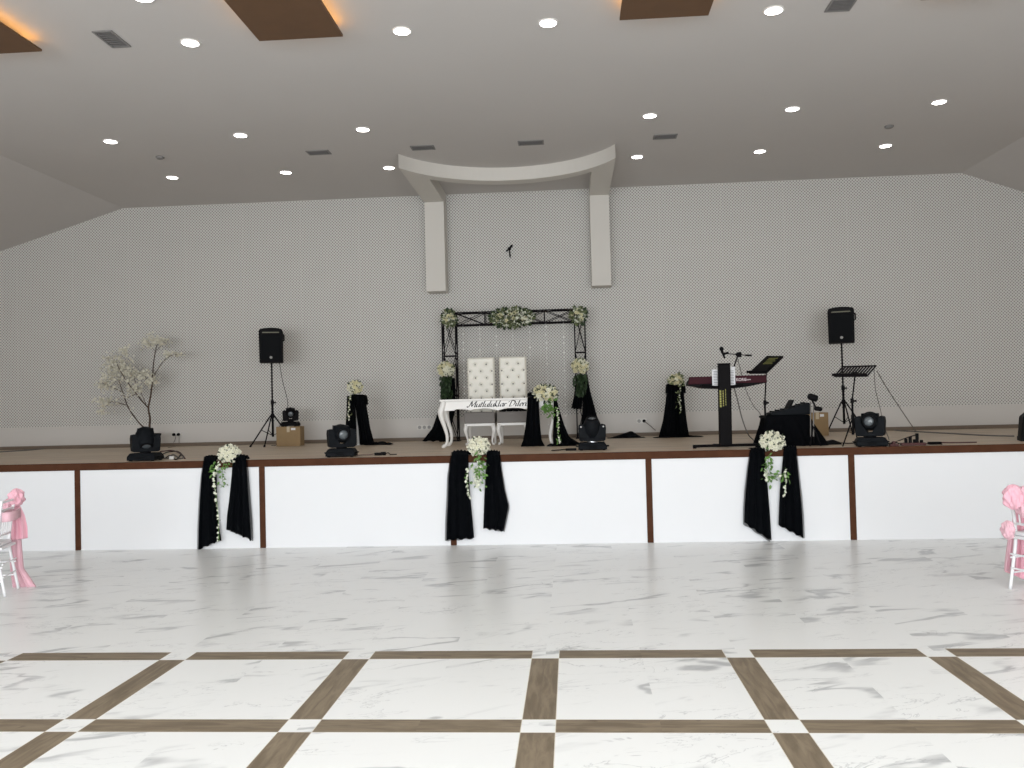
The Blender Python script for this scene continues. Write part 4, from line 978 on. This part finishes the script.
# ------------------------------------------------------------------ power strips, adapters, cables
def on_deck(u, v):
    d = Fv + R2*((u-512)/F_PX) - U2*((v-384)/F_PX); k = (S-CAM_H)/d.z
    return Vector((d.x*k, d.y*k, S))
def cable(label, pts, rad=.006, m=BLACK, name='cable', sag=0):
    P = spline(pts, 7); o = MB().tube(P, rad, 6).build(name, m, smooth=True); tag(recentre(o), label, 'cable'); return o
def dk(u, v, z=.007): return on_deck(u, v)+Vector((0, 0, z))
cable('dark cable running along the deck at the right toward the floor loudspeaker', [dk(893, 430.5), dk(905, 431.5), (dk(950, 434)), dk(985, 436), dk(1014, 436.8)], .012, GREYC)
cable('dark cable along the deck at the far left by the back wall', [dk(-20, 454.5), dk(0, 452.5), dk(30, 450.5), dk(64, 447.3)], .014, GREYC)
cable('black cable from the left loudspeaker down to the box', [(-4.9, 14.06, 2.62), (-4.86, 14.12, 2.2), (-4.80, 14.2, 1.75), (-4.93, 14.16, 1.42), (-4.98, 14.12, 1.12), (-5.1, 14.2, S+.01)], .005)
t = thing('cable_coil', 'tangled cables with white plugs beside the leftmost stage light', 'cable', dk(176, 457, 0))
for k, (pts, m_) in enumerate([([dk(162, 455), dk(168, 452.5), dk(178, 452), dk(184, 457.5)], BLACK), ([dk(162, 458), dk(168, 459), dk(173, 455), dk(180, 459), dk(184, 458)], GREYC),
                 ([dk(165, 459), dk(170, 456), dk(176, 460), dk(181, 455)], BLACK), ([dk(160, 452), dk(172, 451), dk(180, 454), dk(185, 459)], REDC)]):
    MB().tube(spline(pts, 7), .009, 6).build('cable_loop', m_, t, world=True, smooth=True)
for u, v in ((163, 458.5), (172, 459.5)): p = dk(u, v, 0); MB().box(p.x-.03, p.x+.03, p.y-.02, p.y+.02, S+.001, S+.045).build('plug', WCAB, t, world=True, bevel=.006)
t = thing('power_adapter', 'small black adapter lump on the stage edge between stage light and white table', 'adapter', dk(381, 455.3, 0))
MB().box(-.08, .02, -.03, .04, .001, .035).box(-.0, .06, -.02, .03, .001, .042).build('block', BLACK, t, bevel=.006)
MB().tube([(.05, 0, .02), (.09, .02, .03), (.12, 0, .008), (.2, .02, .008)], .006, 6).build('lead', BLACK, t)
MB().tube([(-.08, 0, .02), (-.15, .02, .008), (-.4, .0, .008)], .005, 6).build('lead', REDC, t)
t = thing('power_adapter', 'flat black adapter bar on the deck left of the bolted stage light', 'adapter', dk(571, 450.6, 0))
MB().box(-.07, .07, -.03, .03, .001, .03).build('block', BLACK, t, bevel=.006)
MB().tube([(-.06, 0, .02), (-.14, .03, .01), (-.25, 0, .007)], .007, 6).build('lead', BLACK, t)
t = thing('power_strip', 'dark red and black power strip with upright plugs on the deck at right', 'power strip', dk(913, 445.6, 0))
MB().box(-.14, .14, -.03, .03, .001, .035).build('strip', REDC, t, bevel=.005)
for x_, h_ in ((-.08, .05), (-.03, .075), (.02, .04), (.05, .11), (.10, .03)): MB().box(x_-.016, x_+.016, -.015, .015, .035, .035+h_).build('plug', BLACK, t, bevel=.004)
for k, pts in enumerate([[(-.14, 0, .02), (-.2, .02, .04), (-.3, -.01, .01), (-.42, .05, .008)], [(.05, 0, .13), (.0, .1, .1), (-.2, .3, .01), (-.5, .5, .008)], [(.14, 0, .02), (.22, .03, .01), (.34, .0, .01)]]):
    MB().tube(spline(pts, 6), .006, 6).build('lead', BLACK, t, smooth=True)
t = thing('power_adapter', 'black adapter lying flat on the deck right of the power strip', 'adapter', dk(935, 443.8, 0))
MB().box(-.08, .07, -.03, .03, .001, .025).build('block', BLACK, t, bevel=.006); MB().tube([(.07, 0, .015), (.16, .01, .01), (.3, 0, .008), (.5, .02, .008)], .007, 6).build('lead', REDC, t)
t = thing('power_adapter', 'dark red plug cluster right beside the front-facing stage light', 'adapter', dk(894, 446.3, 0))
MB().box(-.05, .05, -.03, .03, .001, .03).box(-.02, .015, -.02, .02, .03, .06).build('block', REDC, t, bevel=.005)
t = thing('foot_pedal', 'small dark pedal on the deck right of the covered table', 'pedal', dk(833, 444.5, 0))
MB().prism([(-.1, .001), (.1, .001), (.08, .03), (.0, .06), (-.08, .045)], -.05, .05).build('housing', BLACK, t, bevel=.006); MB().tube([(.09, 0, .02), (.2, .04, .008), (.33, .1, .008)], .006, 6).build('lead', BLACK, t)
cable('black cable hanging from the slatted music stand with a small plug', [at(874, 368, Y2+.1), at(875, 385, Y2+.2), at(876, 392, Y2+.3), at(880, 408, Y2+.5), at(884, 425, Y2+.6), dk(889, 440)], .005, GREYC)
cable('thin grey cable slanting from the slatted music stand down to the rear deck', [at(877, 371, Y2+.15), at(885, 385, 11.5), at(896, 402, 12.3), at(908, 420, 13.2), dk(916, 432)], .006, GREYC)
cable('thick cable falling from the keyboard to the deck, left of two', [at(733, 384, KY+.35), at(737, 398, KY+.5), at(742, 418, KY+.6), at(748, 434, KY+.7), dk(754, 441)], .008, GREYC)
cable('thin cable falling from the keyboard and boom toward the covered table', [at(737, 356, KY+.15), at(741, 372, KY+.55), at(746, 390, KY+.55), at(753, 405, KY+.55), at(761, 417, KY+.62), dk(758, 440)], .005, GREYC)
cable('white cable from the right double socket to the deck', [at(643.6, 421, YW-.06), at(648, 424, YW-.08), at(654, 429, YW-.1), dk(660, 434.5)], .006, GREYC)
cable('pair of pale cables hanging below the left double socket', [at(176, 435, YW-.07), at(174.5, 441, YW-.08), dk(170, 445.8), dk(160, 446.5)], .005, GREYC)
cable('pale cable hanging from the right plug of the left double socket', [at(179, 435, YW-.07), at(179, 441, YW-.08), dk(178, 446), dk(168, 448)], .005, GREYC)
cable('black floor cable left of the bolted stage light leading behind the arch', [dk(562, 439), dk(575, 436), dk(566, 437.5)], .006)

# ------------------------------------------------------------------ white banquet chairs with pink sashes
def chiavari(label, A, B, sgn):
    """A, B: rear feet on the floor; seat extends to the side sgn"""
    A, B = Vector(A), Vector(B); mid = (A+B)/2; ax = (A-B).normalized()
    fw = Vector((ax.y, -ax.x, 0)); 
    if fw.x*sgn < 0: fw = -fw
    rz = math.atan2(-fw.x, fw.y)         # local +Y = seat direction
    t = thing('banquet_chair', label, 'chair', (mid.x, mid.y, 0), rz, 'white resin banquet chairs'); w = .185
    for sx in (-1, 1):
        MB().tube(spline([(sx*w, 0, 0), (sx*(w-.005), .04, .22), (sx*(w-.01), .075, .45), (sx*(w-.01), .055, .68), (sx*(w-.01), .025, .90)], 4), .014, 8).build('back_post', CHWH, t, smooth=True)
        MB().tube([(sx*(w+.01), .43, 0), (sx*w, .41, .44)], [.011, .016], 8).build('leg', CHWH, t)
        for z in (.14, .27): MB().tube([(sx*w, .02, z), (sx*w, .42, z)], .008, 6).build('stretcher', CHWH, t)
    for y in (.425, .02):
        for z in (.18, .30): MB().tube([(-w, y, z), (w, y, z)], .008, 6).build('stretcher', CHWH, t)
    MB().prism([(-w-.02, .45), (w+.02, .45), (w+.01, .02), (-w-.01, .02)], .435, .46, axis='z').build('seat', CHWH, t, bevel=.008)
    MB().prism([(-w+.0, .44), (w, .44), (w-.01, .05), (-w+.01, .05)], .46, .495, axis='z').build('seat_cushion', CHWH, t, bevel=.014, seg=3)
    for z, y in ((.88, .028), (.80, .04), (.56, .066)): MB().tube([(-w+.01, y, z), (w-.01, y, z)], .012, 8).build('back_rail', CHWH, t)
    for i in range(5): x = -.12+.06*i; MB().tube([(x, .066, .56), (x, .04, .80)], .007, 6).build('spindle', CHWH, t)
    return t
ca = chiavari('white slim banquet chair at the left edge, its back tied with pink tulle', (-5.48, 8.10, 0), (-5.37, 7.74, 0), -1)
cb = chiavari('white slim banquet chair at the right edge, its back tied with pink tulle', (3.72, 7.66, 0), (3.86, 7.32, 0), 1)
def puff(c, sc, r, seed, m):
    c = Vector(c); rr_ = random.Random(seed); a0, a1 = rr_.uniform(0, 6), rr_.uniform(0, 6); G = []
    for i in range(25):
        th_ = pi*i/24; row = []
        for j in range(49):
            ph = 2*pi*j/48; k = 1+.16*sin(5*ph+a0+3*th_)+.12*sin(9*ph+a1-4*th_)+.08*sin(14*ph+7*th_)-.25*sin(th_)**6*(cos(ph+a0)**2)
            row.append(c+Vector((sin(th_)*cos(ph)*sc[0]*k, sin(th_)*sin(ph)*sc[1]*k, cos(th_)*sc[2]*(1+.06*sin(4*ph+a1)))))
        G.append(row)
    m.grid(G); return m
def sash(label, u0, Y, side, seed, chairobj, pts_bow, tail1, tail2, wrap):
    t = thing('chair_sash', label, 'sash', (wrap[0][0], Y, 0), group='pink tulle sashes on the chairs')
    for k, (u, v, sx, sy, sz) in enumerate(pts_bow): puff(at(u, v, Y-(.36 if side < 0 else .04)), (sx, sy, sz), 1, seed+k, MB()).build('bow_loop', PINKD if k == 0 else PINK, t, world=True, smooth=True, solid=.002)
    for k, (L, R, dy) in enumerate((tail1, tail2)): drape(pxe(L, Y+dy), pxe(R, Y+dy), Y+dy, 3, .022, .0, seed+5+k, top_amp=.6).build('tail', PINK if k else PINKD, t, world=True, smooth=True, solid=.002)
    # band wrapped around the backrest
    a, b = Vector(wrap[0]), Vector(wrap[1]); d = (b-a).normalized(); nrm = Vector((d.y, -d.x, 0))*.035; a, b = a-d*.02, b+d*.02
    G = []
    for z in (wrap[2]+.04, wrap[2]+.07, wrap[2]+.10, wrap[2]+.13):
        G.append([p+Vector((0, 0, z+.006*sin(3*i))) for i, p in enumerate([a+nrm, (a+b)/2+nrm*1.15, b+nrm, b-nrm, (a+b)/2-nrm*1.15, a-nrm, a+nrm])])
    MB().grid(G).build('wrap_band', PINK, t, world=True, smooth=True, solid=.002)
YB1 = 8.16
sash('pink tulle sash with full bow on the left edge chair, tails reaching the floor', 20, YB1, 1, 101, ca,
     [(16.5, 497.5, .068, .07, .085), (8, 505, .04, .05, .06)],
     ([(13, 505), (12, 515), (12, 527), (12.5, 540)], [(20, 504), (25, 515), (28, 527), (28.5, 538)], 0),
     ([(12, 520), (12, 545), (13, 568), (16, 588.5)], [(21, 520), (22, 545), (24, 568), (38, 586.5)], .03), ((-5.47, 8.06, 0), (-5.36, 7.76, 0), .66))
YB2 = 7.80
sash('pink tulle sash with ruffled bow on the right edge chair', 1012, YB2, -1, 111, cb,
     [(1013.5, 497, .078, .06, .10), (1008, 530, .05, .05, .075), (1026, 502, .09, .06, .13)],
     ([(1013, 508), (1012, 525), (1010, 545), (1008, 565), (1005, 572)], [(1024, 508), (1028, 530), (1030, 560), (1030, 575), (1030, 582)], .02),
     ([(1009, 530), (1007, 545), (1005, 558), (1003, 570)], [(1016, 530), (1015, 545), (1014, 558), (1013, 572)], -.02), ((3.74, 7.62, 0), (3.85, 7.36, 0), .68))

# ------------------------------------------------------------------ light
w = bpy.data.worlds.new('world'); bpy.context.scene.world = w; w.use_nodes = True
w.node_tree.nodes['Background'].inputs[0].default_value = (.80, .88, 1, 1); w.node_tree.nodes['Background'].inputs[1].default_value = .40
def area(name, loc, rot, sx, sy, power, col=(1, 1, 1), spread=pi):
    l = bpy.data.lights.new(name, 'AREA'); l.shape = 'RECTANGLE'; l.size = sx; l.size_y = sy; l.energy = power; l.color = col; l.spread = spread
    o = bpy.data.objects.new(name, l); C.objects.link(o); o.location = loc; o.rotation_euler = rot; return o
area('daylight_windows', (-1.2, -5.6, 1.75), (radians(90), 0, 0), 15, 2.9, 1470, (.93, .97, 1))
for x_ in (-5, -1.5, 2, 5): area('hall_downlight', (x_, 1.5, H-.05), (0, 0, 0), 1.2, 5, 92, (.98, .99, .97))

sc = bpy.context.scene
sc.view_settings.view_transform = 'Standard'; sc.view_settings.look = 'None'; sc.view_settings.gamma = 1; sc.view_settings.exposure = -.08
sc.view_settings.use_curve_mapping = False
sc.cycles.max_bounces = 8; sc.cycles.transparent_max_bounces = 16; sc.cycles.use_denoising = True
sc.cycles.sample_clamp_indirect = 4
